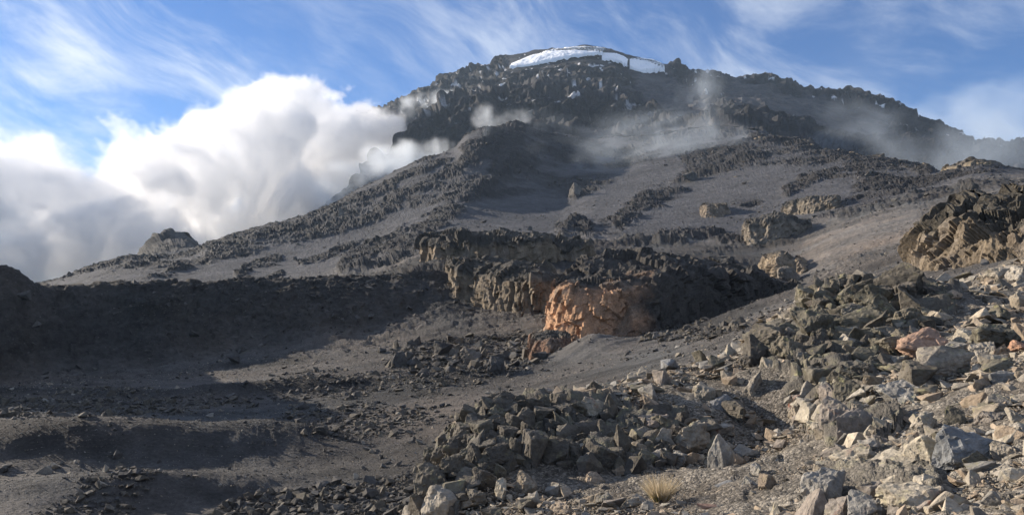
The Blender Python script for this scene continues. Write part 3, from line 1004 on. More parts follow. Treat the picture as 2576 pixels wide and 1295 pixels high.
rock_mass('cliff_buttress',
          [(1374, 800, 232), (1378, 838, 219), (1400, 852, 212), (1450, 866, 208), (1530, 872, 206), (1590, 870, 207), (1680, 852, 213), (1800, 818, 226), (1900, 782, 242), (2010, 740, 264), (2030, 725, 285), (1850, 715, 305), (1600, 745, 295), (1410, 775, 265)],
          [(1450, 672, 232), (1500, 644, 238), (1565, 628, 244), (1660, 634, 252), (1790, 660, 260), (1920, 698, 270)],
          M['cliff'], 'massive rounded buttress with rusty orange cliff face and shaded dark back', lam=5.5, amp=2.0, nth=520, nk=110, seed=5, steep=(.2, .7),
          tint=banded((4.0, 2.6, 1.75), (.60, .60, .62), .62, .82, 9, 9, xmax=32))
rock_mass('cliff_band',
          [(1064, 622, 432), (1078, 642, 408), (1100, 658, 392), (1180, 662, 380), (1280, 665, 378), (1400, 660, 385), (1490, 645, 400), (1490, 600, 460), (1080, 600, 460)],
          [(1092, 598, 408), (1130, 586, 410), (1180, 592, 414), (1240, 584, 416), (1300, 593, 420), (1350, 588, 422), (1430, 600, 424)],
          M['cliff'], 'long dark flat-topped cliff band with tan left end behind the orange buttress', lam=9, amp=3.6, nth=420, nk=70, seed=15, steep=(.12, .8),
          tint=banded((1.7, 1.45, 1.15), (.62, .62, .63), .55, .75, 19, 12))
tf = [(1122, 668), (1132, 705), (1150, 735), (1185, 752), (1222, 768), (1260, 776), (1298, 784), (1345, 782), (1378, 774)]
tr = np.minimum.accumulate([float(land_hit(a_, b_, 3.6, 6.2)[1]) - 4 for a_, b_ in tf])
tb = [(1410, 745), (1400, 700), (1145, 655)]
ts = [(1142, 652), (1172, 648), (1215, 657), (1262, 662), (1310, 668), (1365, 680)]
rock_mass('cliff_band', [(a_, b_, r_) for (a_, b_), r_ in zip(tf, tr)] + [(1410, 745, tr[-1] + 18), (1400, 690, tr[-1] + 60), (1150, 652, tr[0] + 40)],
          [(a_, b_, float(np.interp(a_, [q[0] for q in tf], tr)) + 13) for a_, b_ in ts],
          M['cliff'], 'rounded grey-brown cliff of bulging lobes below the flat-topped cliff band', lam=5, amp=2.0, nth=420, nk=80, seed=25, steep=(.18, .75),
          tint=banded((1.6, 1.42, 1.18), (.66, .66, .66), .60, .80, 29, 10))
rock_mass('cliff_step',
          [(1325, 868, 200), (1345, 888, 192), (1390, 894, 188), (1430, 880, 190), (1440, 850, 205), (1330, 845, 212)],
          [(1345, 838, 200), (1390, 832, 200), (1425, 834, 202)],
          M['cliff'], 'small reddish broken cliff at the foot of the orange buttress, left of the talus cone', lam=2.5, amp=.8, nth=220, nk=50, seed=35, steep=(.2, .7),
          tint=banded((2.0, 1.35, 1.05), (.8, .78, .76), .6, .85, 39, 5))
rock_mass('cliff_crag',
          [(2290, 600, 108), (2350, 628, 98), (2420, 660, 90), (2480, 668, 85), (2560, 672, 82), (2700, 690, 80), (2850, 600, 110), (2500, 520, 140), (2330, 540, 126)],
          [(2345, 548, 112), (2395, 518, 112), (2435, 490, 114), (2485, 514, 110), (2535, 488, 110), (2620, 500, 106), (2720, 470, 106)],
          M['cliff'], 'tan and orange broken crag on the right edge above the rubble slope', lam=2.8, amp=1.35, nth=480, nk=110, seed=45, steep=(.38, .62),
          tint=banded((1.6, 1.40, 1.14), (.75, .73, .67), .45, .72, 49, 6))
# pale ledges on the ridge under the cloud
rock_mass('rock_ledge', [(1893, 388, 1310), (1930, 404, 1270), (1990, 402, 1230), (2050, 398, 1190), (2060, 375, 1290), (1910, 365, 1400)],
          [(1925, 348, 1330), (1965, 343, 1290), (2020, 357, 1250)], M['cliff'], 'pale tan rock ledge on the ridge just right of the cloud plume', cat='outcrop', lam=16, amp=6, nth=200, nk=40, seed=55,
          tint=banded((2.3, 1.95, 1.5), (.9, .88, .85), .7, .9, 59, 30))
rock_mass('rock_ledge', [(2370, 444, 765), (2420, 464, 740), (2500, 468, 735), (2565, 462, 745), (2565, 430, 840), (2385, 425, 840)],
          [(2395, 415, 780), (2440, 401, 780), (2490, 405, 780), (2545, 424, 780)], M['cliff'], 'pale columnar rock ledge on the ridge at far right below the mist', cat='outcrop', lam=10, amp=3.5, nth=200, nk=40, seed=65,
          tint=banded((2.2, 1.95, 1.5), (.9, .86, .8), .65, .85, 69, 22))

rock_mass('rock_ledge', [(2078, 408, 1180), (2150, 418, 1120), (2260, 432, 1040), (2335, 446, 985), (2340, 430, 1040), (2250, 405, 1130), (2085, 385, 1240)],
          [(2092, 386, 1200), (2150, 393, 1145), (2250, 404, 1075), (2322, 426, 1010)], M['cliff'], 'long pale broken ledge running down the ridge between the two other ledges', cat='outcrop', lam=12, amp=4.5, nth=260, nk=36, seed=75,
          tint=banded((2.2, 1.9, 1.45), (.85, .82, .78), .7, .9, 79, 25))


def slope_outcrop(foot, spine, lam, amp, seed, tint, label):
    """an outcrop whose foot line follows the slope it sticks out of"""
    fr = [float(land_hit(a, b, 3.5, 9.2)[1]) for a, b in foot]
    front = np.median(fr)
    fr = np.clip(fr, front * .93, front * 1.1)
    sp = [(a, b, front * 1.03) for a, b in spine]
    rock_mass('slope_outcrop', [(a, b, r_) for (a, b), r_ in zip(foot, fr)], sp, M['cliff'], label, 'outcrop', 'outcrops of the slopes', lam=lam, amp=amp, nth=200, nk=40, seed=seed, steep=(.22, .75), tint=tint)


slope_outcrop([(1868, 590), (1880, 614), (1905, 618), (1960, 604), (2030, 582), (2040, 560), (1960, 552), (1885, 560)], [(1892, 552), (1930, 540), (1985, 542), (2020, 556)], 5, 2.0, 83, banded((1.7, 1.6, 1.45), (.7, .7, .7), .5, .75, 84, 9), 'big dark rounded outcrop with a pale left edge, lying on the grey slope')
slope_outcrop([(1962, 528), (1985, 540), (2040, 536), (2110, 522), (2120, 508), (2030, 500), (1975, 512)], [(1985, 508), (2030, 495), (2085, 498)], 5, 1.8, 85, banded((1.5, 1.4, 1.25), (.7, .7, .7), .5, .75, 86, 9), 'long dark outcrop on the grey slope above the big rounded one')
slope_outcrop([(1912, 660), (1925, 690), (1960, 706), (2000, 712), (2030, 690), (2020, 655), (1940, 640)], [(1935, 640), (1965, 630), (1995, 648)], 3, 1.4, 87, banded((2.4, 2.1, 1.7), (.9, .88, .84), .75, .95, 88, 6), 'pale sunlit outcrop right of the orange buttress')
slope_outcrop([(1758, 536), (1775, 546), (1810, 544), (1835, 536), (1825, 522), (1775, 520)], [(1778, 512), (1805, 512)], 4, 1.4, 89, banded((1.8, 1.6, 1.4), (.75, .74, .72), .6, .85, 90, 8), 'small dark outcrop throwing a pointed shadow on the grey slope')

# ------------------------------------------------------------------ glaciers on the summit
M['ice'] = bpy.data.materials.new('glacier_ice')
M['ice'].use_nodes = True
t = NT(M['ice'].node_tree)
co = t.n('ShaderNodeNewGeometry').outputs['Position']
nz = t.noise(co, .02, 5, .6)
b = t.n('ShaderNodeBump', ins={'Height': t.noise(co, .06, 5, .6), 'Strength': .5, 'Distance': 6.})
p = t.n('ShaderNodeBsdfPrincipled', ins={'Base Color': t.ramp(nz, [(.3, (.84, .89, .94)), (.55, (.96, .97, .98))]), 'Roughness': .6, 'Normal': b.outputs[0]})
t.n('ShaderNodeOutputMaterial', ins={'Surface': p.outputs[0]})


_m = (LINE_OF >= 13) & (LINE_OF <= 15.2) & (GU > 1200) & (GU < 1750)
_su, _sv, _sr = GU[_m], GV[_m], GR[_m]
_pick = np.arange(0, len(_su), 3)
_su, _sv, _sr = _su[_pick], _sv[_pick], _sr[_pick]


def base_r(u, v):
    return _sr[np.argmin(np.abs(_su - u) + np.abs(_sv - v) * 2)]


def glacier(lower, upper, thick, label, seed, drop=0, back=0):
    n, k = 90, 22
    lo, up_ = np.array(lower, float), np.array(upper, float)

    def along(L):
        q = np.linspace(0, 1, n)
        s = np.r_[0, np.cumsum(np.hypot(*np.diff(L, axis=0).T))]
        return np.interp(q, s / s[-1], L[:, 0]), np.interp(q, s / s[-1], L[:, 1])
    lu, lv = along(lo)
    uu, uv = along(up_)
    r0 = np.mean([base_r(a_, b_) for a_, b_ in zip(lu, lv)])
    r1 = np.mean([base_r(a_, b_) for a_, b_ in zip(uu, uv)])
    rows = []
    for i in range(k):
        f = i / (k - 1)
        ju, jv = lu * (1 - f) + uu * f, lv * (1 - f) + uv * f
        r = np.array([base_r(a_, b_) for a_, b_ in zip(ju, jv)]) * .3 + (r0 * (1 - f) + r1 * f) * .7 - 75 + back
        x, y, z = at(ju, jv, r)
        z = z + thick * (4 * np.linspace(0, 1, n) * (1 - np.linspace(0, 1, n)) + .02) ** .35 * (math.sin(math.pi * min(1, f * 1.1)) ** .5 if 0 < f < .9 else 0)
        rows.append(np.stack([x, y, z], 1))
    V = np.array(rows)
    # a vertical ice front along the lower edge, and an underside
    front = V[0].copy(); front[:, 2] -= thick * 1.2 + drop
    back = V[-1].copy(); back[:, 2] -= thick * 1.5
    V = np.concatenate([front[None], V, back[None]])
    fl = V.reshape(-1, 3)
    fl[:, 2] += fbm(fl / 45., 5, .6, seed) * thick * .9
    fl[:n * 2, 2] += np.tile(fbm(np.stack([lu / 9, lu * 0, lu * 0 + seed], 1), 4, .6, seed) * thick * 1.6, 2)
    o = mesh_from('glacier', fl, grid_faces(k + 2, n)[:, ::-1], M['ice'], True)
    return tag(o, label, 'glacier', 'summit glaciers', 'thing')


glacier([(1282, 166), (1320, 165), (1380, 152), (1450, 138), (1516, 132)], [(1290, 158), (1340, 138), (1390, 124), (1470, 116), (1522, 121)], 9, 'long smooth white glacier sweeping over the very top of the mountain', 5)
glacier([(1330, 136), (1365, 135), (1392, 131)], [(1335, 130), (1365, 127), (1392, 126)], 4, 'thin white sliver of ice left behind the summit snowfield', 6, back=120)
glacier([(1514, 146), (1545, 149), (1578, 162)], [(1514, 131), (1550, 134), (1580, 147)], 9, 'small white ice cap just right of the summit', 7)
glacier([(1584, 164), (1610, 177), (1640, 172), (1672, 170)], [(1584, 146), (1610, 146), (1640, 149), (1670, 162)], 10, 'bluish ice cliff draped over the right shoulder of the summit', 8, drop=6)

# ------------------------------------------------------------------ boulders on the near hillside
HEROES = [
    (1888, 964, 58, 65, 'hero', 1, 'stone', 0.5, 0, 'boulder', 'tall pale grey fractured boulder on the rubble above the blue-grey slab'),
    (1771, 992, 54, 44, 'hero', 2, 'stone', 1.1, 0.1, 'boulder', 'squat grey block with a flat sunlit front, left of the blue-grey slab'),
    (1815, 1019, 58, 42, 'hero', 3, 'slate_stone', 0.3, 0.5, 'boulder', 'smooth blue-grey slab boulder leaning in the rubble'),
    (1867, 1029, 73, 46, 'hero', 4, 'dark_stone', 0.9, 0, 'boulder', 'dark shaded boulder right behind the blue-grey slab'),
    (1643, 1065, 69, 46, 'hero', 5, 'red_stone', 0.2, 0.1, 'boulder', 'rounded grey boulder with a reddish top above the dark wall'),
    (1669, 1102, 44, 56, 'hero', 6, 'stone', 1.4, 0, 'boulder', 'upright grey block with a pale stripe beside the dark wall'),
    (1740, 1103, 81, 84, 'hero', 7, 'stone', 0.4, 0.2, 'boulder', 'large split boulder of two tilted leaves right of the dark wall'),
    (1721, 1063, 58, 33, 'slab', 1, 'tan_stone', 0.2, 0.1, 'slab', 'broad light brown slab capping the split boulder'),
    (1775, 1073, 69, 42, 'slab', 2, 'dark_stone', 0.8, 0.5, 'slab', 'long dark slab sloping down behind the split boulder'),
    (1815, 1144, 63, 96, 'hero', 8, 'stone', 0.3, 0, 'boulder', 'pale knobbly column of rock standing at the edge of the gravel'),
    (1855, 1157, 36, 29, 'hero', 9, 'tan_stone', 0.6, 0.2, 'boulder', 'tan angular block leaning against the pale knobbly column'),
    (1681, 916, 35, 46, 'slab', 3, 'slate_stone', -0.5, 1.25, 'slab', 'thin grey slab standing on edge against the valley'),
    (1618, 956, 29, 16, 'slab', 4, 'tan_stone', 0.3, 0.3, 'slab', 'small tan slab lying on the skyline of the rubble'),
    (1629, 978, 81, 29, 'slab', 5, 'lichen_stone', 0.1, 0.1, 'slab', 'long low lichened slab on the rubble crest below the small tan slab'),
    (1637, 1013, 54, 35, 'hero', 0, 'tan_stone', 1.9, 0.2, 'boulder', 'pinkish tan boulder with a jagged top on the rubble'),
    (1930, 1215, 36, 33, 'hero', 2, 'tan_stone', 2.4, 0.6, 'boulder', 'pale triangular slab propped on the gravel'),
    (1888, 1215, 40, 27, 'hero', 3, 'stone', 2.0, 0.2, 'boulder', 'brown wedge rock lying beside the pale triangular slab'),
    (1829, 1217, 54, 17, 'slab', 6, 'slate_stone', 0.4, 0.05, 'slab', 'flat grey slate slab on the gravel below the knobbly column'),
    (1911, 1182, 33, 29, 'hero', 4, 'pale_stone', 0.9, 0.1, 'boulder', 'light grey rock on the gravel above the pale triangular slab'),
    (1710, 1153, 44, 33, 'hero', 5, 'stone', 2.2, 0.1, 'boulder', 'blocky grey rock below the split boulder'),
    (1658, 1146, 46, 38, 'hero', 6, 'stone', 2.9, 0.1, 'boulder', 'lumpy brown-grey rock at the foot of the upright striped block'),
    (1788, 1274, 65, 12, 'slab', 7, 'pale_stone', 0.1, 0.03, 'slab', 'long thin pale slab lying flat at the bottom edge'),
    (1591, 1265, 40, 25, 'hero', 7, 'stone', 0.4, 0, 'boulder', 'smooth rounded grey boulder left of the grass tussock'),
    (1562, 1182, 36, 23, 'hero', 8, 'tan_stone', 1.0, 0, 'boulder', 'knobbly tan rock at the right foot of the dark wall'),
    (1498, 1207, 46, 37, 'hero', 9, 'tan_stone', 0.3, 0.15, 'boulder', 'brown peaked boulder alone on the gravel before the dark wall'),
    (1513, 1227, 18, 17, 'hero', 1, 'red_stone', 0.2, 0, 'boulder', 'small pinkish rock touching the brown peaked boulder'),
    (1423, 1240, 26, 28, 'hero', 0, 'tan_stone', 1.0, 0, 'boulder', 'small rounded boulder casting a long shadow across the gravel'),
    (1117, 1262, 88, 68, 'hero', 2, 'stone', 0.7, 0.2, 'boulder', 'big wedge-shaped boulder at the bottom left end of the wall'),
    (1325, 1215, 60, 61, 'hero', 3, 'stone', 1.7, 0, 'boulder', 'large brown-grey boulder in front of the dark wall'),
    (1269, 1228, 37, 48, 'hero', 4, 'pale_stone', 0.9, 0.3, 'boulder', 'pale tilted slab leaning left of the large brown-grey boulder'),
    (1198, 1254, 54, 43, 'hero', 5, 'dark_stone', 2.6, 0.1, 'boulder', 'dark grey boulder right of the big wedge-shaped one'),
    (1255, 1184, 34, 46, 'hero', 6, 'lichen_stone', 0.1, 0.2, 'boulder', 'lichened grey boulder standing against the wall'),
    (1282, 1173, 28, 23, 'slab', 8, 'slate_stone', 0.5, 0.5, 'slab', 'small bright grey slab pile top in front of the wall'),
    (1413, 1281, 60, 31, 'hero', 7, 'tan_stone', 2.1, 0, 'boulder', 'brown rock cut by the bottom edge left of the tussock'),
    (1497, 979, 46, 41, 'hero', 8, 'dark_stone', 0.3, 0, 'boulder', 'dark peaked boulder standing up on the wall crest'),
    (1493, 1025, 71, 54, 'hero', 9, 'pale_stone', 0.8, 0, 'boulder', 'boulder with a pale crusted face on top of the wall'),
    (1273, 1009, 68, 47, 'hero', 1, 'dark_stone', 2.2, 0, 'boulder', 'big dark rounded boulder on the left wall crest'),
    (1228, 1018, 36, 41, 'hero', 0, 'dark_stone', 1.2, 0, 'boulder', 'dark upright rock left of the big rounded crest boulder'),
    (2319, 864, 101, 66, 'hero', 3, 'orange_boulder', 0.4, 0.25, 'boulder', 'orange-pink boulder on the right-hand slope'),
    (2385, 920, 109, 66, 'hero', 4, 'stone', 0.1, 0.3, 'boulder', 'large grey boulder with a sloping face below the orange-pink one'),
    (2499, 854, 111, 66, 'hero', 5, 'lichen_stone', 1.3, 0, 'boulder', 'wide boulder with yellow lichen on the right-hand slope'),
    (2529, 791, 63, 23, 'slab', 9, 'tan_stone', 0.2, 0, 'slab', 'long pale flat rock near the right edge'),
    (2451, 1005, 56, 25, 'slab', 0, 'tan_stone', 0.4, 0.1, 'slab', 'tan flat-topped slab block on the right-hand slope'),
    (2494, 1039, 96, 46, 'hero', 6, 'stone', 2.0, 0, 'boulder', 'broad grey rock below the tan flat-topped slab'),
    (2324, 1070, 61, 53, 'hero', 7, 'stone', 0.9, 0, 'boulder', 'brown-grey block above the pale front boulder'),
    (2334, 1138, 96, 76, 'hero', 8, 'pale_stone', 0.3, 0.2, 'boulder', 'pale flat-faced boulder, the brightest on the lower right slope'),
    (2423, 1128, 117, 91, 'hero', 9, 'slate_stone', 0.9, 0, 'boulder', 'big smooth grey boulder in the shade right behind the pale flat-faced one'),
    (2398, 1057, 43, 48, 'hero', 0, 'lichen_stone', 0.4, 0.3, 'boulder', 'small rock splashed with bright yellow lichen'),
    (2266, 991, 84, 61, 'hero', 1, 'pale_stone', 2.0, 0, 'boulder', 'pale grey rock at the head of the rusty outcrop'),
    (2311, 945, 81, 61, 'hero', 2, 'dark_stone', 0.2, 0.1, 'boulder', 'dark angular boulder left of the large sloping grey one'),
    (2562, 872, 48, 28, 'hero', 3, 'orange_boulder', 1.4, 0, 'boulder', 'orange-tan rock at the right edge below the lichened boulder'),
    (2425, 687, 43, 16, 'slab', 2, 'lichen_stone', 0.1, 0, 'slab', 'yellow-green lichened slab at the top of the right slope'),
    (2344, 703, 31, 16, 'hero', 5, 'orange_boulder', 0.4, 0, 'boulder', 'small orange rock at the top of the right slope'),
    (2509, 692, 48, 30, 'hero', 6, 'stone', 0.9, 0, 'boulder', 'grey boulder under the tan crag'),
    (2560, 695, 43, 43, 'hero', 7, 'stone', 1.9, 0, 'boulder', 'grey-brown boulder at the right edge under the tan crag'),
    (2215, 1057, 43, 38, 'hero', 8, 'tan_stone', 0.3, 0.4, 'boulder', 'tan leaning slab rock beside the rusty outcrop'),
    (2524, 1133, 48, 33, 'hero', 9, 'stone', 0.3, 0, 'boulder', 'low grey rock right of the big smooth shaded boulder'),
    (2557, 1054, 48, 46, 'hero', 0, 'stone', 2.3, 0, 'boulder', 'brown-grey boulder cut by the right edge'),
    (2469, 1176, 56, 25, 'slab', 3, 'stone', 0.3, 0.1, 'slab', 'flat brown slab below the big smooth shaded boulder'),
]
WALL = [
    (1154, 1120, 61, 65),
    (1091, 1207, 68, 68),
    (1194, 1151, 31, 60),
    (1202, 1109, 37, 31),
    (1251, 1148, 60, 54),
    (1299, 1131, 31, 51),
    (1345, 1129, 57, 80),
    (1396, 1140, 54, 68),
    (1441, 1143, 51, 57),
    (1439, 1168, 54, 31),
    (1510, 1146, 65, 60),
    (1524, 1166, 43, 34),
    (1276, 1094, 46, 40),
    (1365, 1046, 51, 34),
    (1336, 1012, 46, 31),
    (1296, 1066, 46, 46),
    (1419, 1037, 43, 37),
    (1114, 1143, 48, 51),
    (1191, 1066, 43, 34),
    (1168, 1086, 46, 37),
    (1535, 1026, 31, 57),
    (1239, 1060, 40, 26),
    (1123, 1109, 28, 34),
    (1140, 1174, 51, 54),
    (1225, 1177, 48, 34),
    (1214, 1200, 46, 46),
    (1174, 1211, 57, 46),
    (1390, 1074, 43, 37),
    (1433, 1097, 48, 43),
    (1481, 1086, 57, 48),
    (1521, 1086, 46, 48),
    (1328, 1086, 34, 43),
    (1083, 1109, 34, 34),
    (1097, 1163, 43, 40),
    (1162, 1052, 31, 23),
    (1214, 1052, 37, 20),
    (1567, 1111, 40, 74),
    (1464, 1057, 43, 31),
]

for (u, v, w, h, kind, i, mat, rot, tilt, name, label) in HEROES:
    o = boulder(u, v, w, h, kind, i, mat, rot, tilt, name=name)
    tag(o, label, 'rock', 'boulders of the near slope')


def empty(name, loc=(0, 0, 0)):
    o = bpy.data.objects.new(name, None)
    col.objects.link(o)
    o.location = loc
    return o


def inside(poly, x, y):
    poly = np.array(poly, float)
    c = False
    j = len(poly) - 1
    for i in range(len(poly)):
        if (poly[i, 1] > y) != (poly[j, 1] > y) and x < (poly[j, 0] - poly[i, 0]) * (y - poly[i, 1]) / (poly[j, 1] - poly[i, 1]) + poly[i, 0]:
            c = not c
        j = i
    return c


def outcrop(name, label, poly, sizes, mats, n, seed, given=(), gap=.62, kinds=('hero', 'hero', 'slab'), squat=(.6, 1.2), grow=1.0, dip=None):
    """a bedrock outcrop built of its separate blocks, each seated in the bank behind it"""
    g = random.Random(seed)
    root = empty(name)
    tag(root, label, 'outcrop', kind='thing')
    done = []
    for (u, v, w, h) in given:
        boulder(u, v, w * grow, h * grow, 'hero', g.randrange(10), mats[0], g.uniform(-.4, .4), g.uniform(-.12, .12), name='block', parent=root, push=.3, sink=.3)
        done.append((u, v, (w + h) / 4))
    us, vs = [p[0] for p in poly], [p[1] for p in poly]
    tries = 0
    while len(done) < n + len(given) and tries < n * 60:
        tries += 1
        u, v = g.uniform(min(us), max(us)), g.uniform(min(vs), max(vs))
        if not inside(poly, u, v):
            continue
        s = sizes[0] + (sizes[1] - sizes[0]) * g.random() ** 2
        if any(math.hypot(u - a, v - b) < (s / 2 + c) * gap for a, b, c in done):
            continue
        done.append((u, v, s / 2))
        kd = g.choice(kinds)
        boulder(u, v, s, s * g.uniform(*squat), kd, g.randrange(10), g.choice(mats), g.uniform(0, 6.28) if dip is None else dip + g.uniform(-.4, .4), g.uniform(-.35, .35), name='slab' if kd == 'slab' else 'block', parent=root, push=.4, sink=.3)
    return root


outcrop('rock_wall', 'dark wall of tight-packed lava blocks across the middle foreground',
        [(1056, 1290), (1062, 1190), (1090, 1105), (1170, 1055), (1230, 1010), (1340, 995), (1480, 1015), (1600, 1045), (1720, 1055), (1730, 1120), (1700, 1165), (1560, 1175), (1420, 1170), (1330, 1155), (1280, 1165), (1180, 1230), (1150, 1290)],
        (38, 85), ['dark_stone', 'dark_stone', 'lichen_stone'], 90, 3, WALL, grow=1.25, gap=.5)
outcrop('lichened_knoll', 'olive lichened knoll of jumbled lava blocks standing above the slope',
        [(1990, 880), (2005, 800), (2022, 725), (2085, 700), (2200, 700), (2330, 718), (2400, 735), (2395, 780), (2330, 830), (2250, 860), (2200, 930), (2150, 1000), (2080, 1020), (2010, 960)],
        (26, 100), ['lichen_stone', 'lichen_stone', 'dark_stone'], 190, 4, gap=.42)
outcrop('dark_outcrop', 'dark shadowed outcrop left of the lichened knoll, carrying the small cairn',
        [(1872, 915), (1880, 850), (1900, 818), (1960, 812), (1995, 830), (1990, 900)],
        (40, 95), ['dark_stone', 'lichen_stone'], 14, 5, [(1940, 845, 105, 70), (1905, 880, 70, 80)])
outcrop('rusty_outcrop', 'grey layered outcrop with rust-red stains below the lichened knoll',
        [(1985, 960), (2080, 955), (2180, 1000), (2260, 1060), (2210, 1110), (2080, 1110), (1995, 1040)],
        (22, 80), ['red_stone', 'stone', 'pale_stone'], 75, 6, [(2110, 1050, 80, 100), (2160, 1070, 70, 80)], gap=.5, kinds=('hero', 'slab', 'slab'), dip=.5)
outcrop('pale_outcrop', 'cream-coloured layered outcrop at the bottom right with a rust patch',
        [(2025, 1290), (2045, 1200), (2090, 1130), (2190, 1120), (2290, 1150), (2360, 1230), (2370, 1290)],
        (24, 95), ['pale_stone', 'pale_stone', 'stone', 'red_stone'], 80, 7, [(2075, 1240, 90, 110), (2230, 1180, 110, 70), (2290, 1260, 120, 70), (2150, 1150, 90, 60)], gap=.5, kinds=('hero', 'slab', 'slab'), dip=.4)

# cairn on the dark outcrop
cr = empty('cairn')
tag(cr, 'small cairn of flat stones stacked on the dark outcrop', 'cairn')
P, r = hill_hit(1915, 815)
P = P + np.array([0, 0, .28])
for i, (du, dz, sx, sy, sz, rz, ry, kd) in enumerate([(0, 0, .26, .2, .17, .3, 0, 'slab'), (.02, .08, .17, .14, .16, 1.2, .05, 'slab'), (-.03, .145, .11, .1, .16, .4, 0, 'slab'), (.02, .24, .05, .04, .1, .2, .3, 'block'), (.08, .19, .06, .05, .06, 2, 0, 'block')]):
    put_rock('stone', kd, i, M['stone'], (P[0] + du, P[1], P[2] + dz), (sx, sy, sz), (0, ry, rz), cr)

# ------------------------------------------------------------------ loose stones: the largest are objects, the rest scree
def zone_weight(u, v, r):
    """how thickly stones lie at a place (1 = ordinary rubble)"""
    w = np.ones_like(u)
    w[(u > 2040) | ((v < 1060) & (u > 1400))] = 1.5
    w[inside_many(GRAVEL, u, v)] = .25
    return w


GRAVEL = [(1330, 1180), (1480, 1188), (1700, 1190), (1900, 1150), (2060, 1090), (2040, 1200), (2010, 1275), (1800, 1290), (1600, 1275), (1480, 1240), (1330, 1220)]
ns = 72000
az = rng.uniform(R(-14), R(56), ns)
rad = np.exp(rng.uniform(math.log(4.2), math.log(46), ns))
x, y = rad * np.sin(az), rad * np.cos(az)
z = hill_z(x, y)
u, v, _ = seen(np.stack([x, y, z], 1))
wgt = zone_weight(u, v, rad) * (.35 + 1.1 * np.clip(fbm(np.stack([x, y, z], 1) / 3., 3, .5, 300) + .5, 0, 1))
keep = rng.random(ns) < wgt
x, y, z, rad, u, v = (q[keep] for q in (x, y, z, rad, u, v))
ns = len(x)
size = 5.0 * rad / F * rng.random(ns) ** (-1 / 1.8) * .5
size = np.clip(size, .012, .30)
size = np.minimum(size, 26 * rad / F)
size = np.where(inside_many(GRAVEL, u, v), size * .55, size)
pxs = size * 2 / rad * F
vis = (u > 0) & (u < W0) & (v < H0 + 10)
order = np.argsort(-np.where(vis, pxs, 0))
big_i, small_i = order[:225], order[225:]
SHORT = []
for (u_, v_, w, h, kind, i, mat, rot, tilt, name, label) in HEROES:
    q = label.split(', ')[0]
    for sp in (' on ', ' in ', ' left ', ' right ', ' above ', ' below ', ' with ', ' lying ', ' leaning ', ' standing ', ' at ', ' beside ', ' behind ', ' touching ', ' cut ', ' casting ', ' alone ', ' near ', ' under ', ' splashed ', ' capping ', ' sloping ', ' propped ', ' of '):
        q = q.split(sp)[0]
    SHORT.append((u_, v_, ' '.join(q.split()[-5:])))
SHORT += [(1662, 1250, 'grass tussock'), (1915, 800, 'cairn'), (2200, 700, 'top of the lichened knoll'), (2110, 1060, 'rust-stained outcrop'), (2200, 1250, 'cream-coloured outcrop'), (1080, 1250, 'left end of the dark wall'), (1400, 1130, 'middle of the dark wall'), (2480, 640, 'foot of the tan crag')]
COLOUR = {'stone': 'grey', 'dark_stone': 'dark', 'pale_stone': 'pale', 'tan_stone': 'tan', 'slate_stone': 'blue-grey', 'lichen_stone': 'lichened', 'red_stone': 'rusty'}
used_labels = set()


def stone_label(u_, v_, p_, kd, mt):
    adj = ('flat ' if kd == 'slab' else 'angular ') + COLOUR[mt]
    adj = ('larger ' if p_ > 36 else 'small ') + adj
    near = sorted(SHORT, key=lambda q: (q[0] - u_) ** 2 + (q[1] - v_) ** 2)[:14]
    for a_, b_, nm in near:
        dx, dy = u_ - a_, v_ - b_
        rel = ('right of' if dx > 0 else 'left of') if abs(dx) > abs(dy) else ('below' if dy > 0 else 'above')
        far_ = 'close ' if math.hypot(dx, dy) < 70 else 'a little way '
        lab = f'{adj} stone {far_}{rel} the {nm}'
        if lab not in used_labels:
            used_labels.add(lab)
            return lab
    return lab


STONE_MATS = ['stone', 'stone', 'stone', 'pale_stone', 'tan_stone', 'stone', 'stone', 'lichen_stone', 'lichen_stone', 'red_stone', 'stone', 'dark_stone']
for j in big_i:
    uu_, vv_ = u[j], v[j]
    if uu_ < 1340 or (uu_ < 1750 and vv_ < 1190 and vv_ > 1040):
        grp, mt = 'stones of the dark wall', random.choice(['dark_stone', 'stone', 'dark_stone'])
    elif uu_ < 1990 and vv_ < 1060:
        grp, mt = 'rubble of the crest', random.choice(STONE_MATS)
    elif uu_ < 2040:
        grp, mt = 'stones around the tussock', random.choice(STONE_MATS)
    elif vv_ < 860:
        grp, mt = 'stones of the upper right slope', random.choice(['stone', 'stone', 'lichen_stone', 'tan_stone'])
    else:
        grp, mt = 'stones of the lower right slope', random.choice(STONE_MATS)
    s_ = size[j]
    kd = random.choice(['block', 'block', 'slab', 'hero'])
    lab = stone_label(uu_, vv_, pxs[j], kd, mt)
    o = put_rock('stone', kd, random.randrange(10), M[mt], (x[j], y[j], z[j] + s_ * (.25 if kd != 'slab' else .12)), (s_ * random.uniform(.8, 1.3), s_ * random.uniform(.7, 1.1), s_ * random.uniform(.6, 1.0)),
                 (random.uniform(-.4, .4), random.uniform(-.4, .4), random.uniform(0, 6.28)), None)
    tag(o, lab, 'stone', grp)


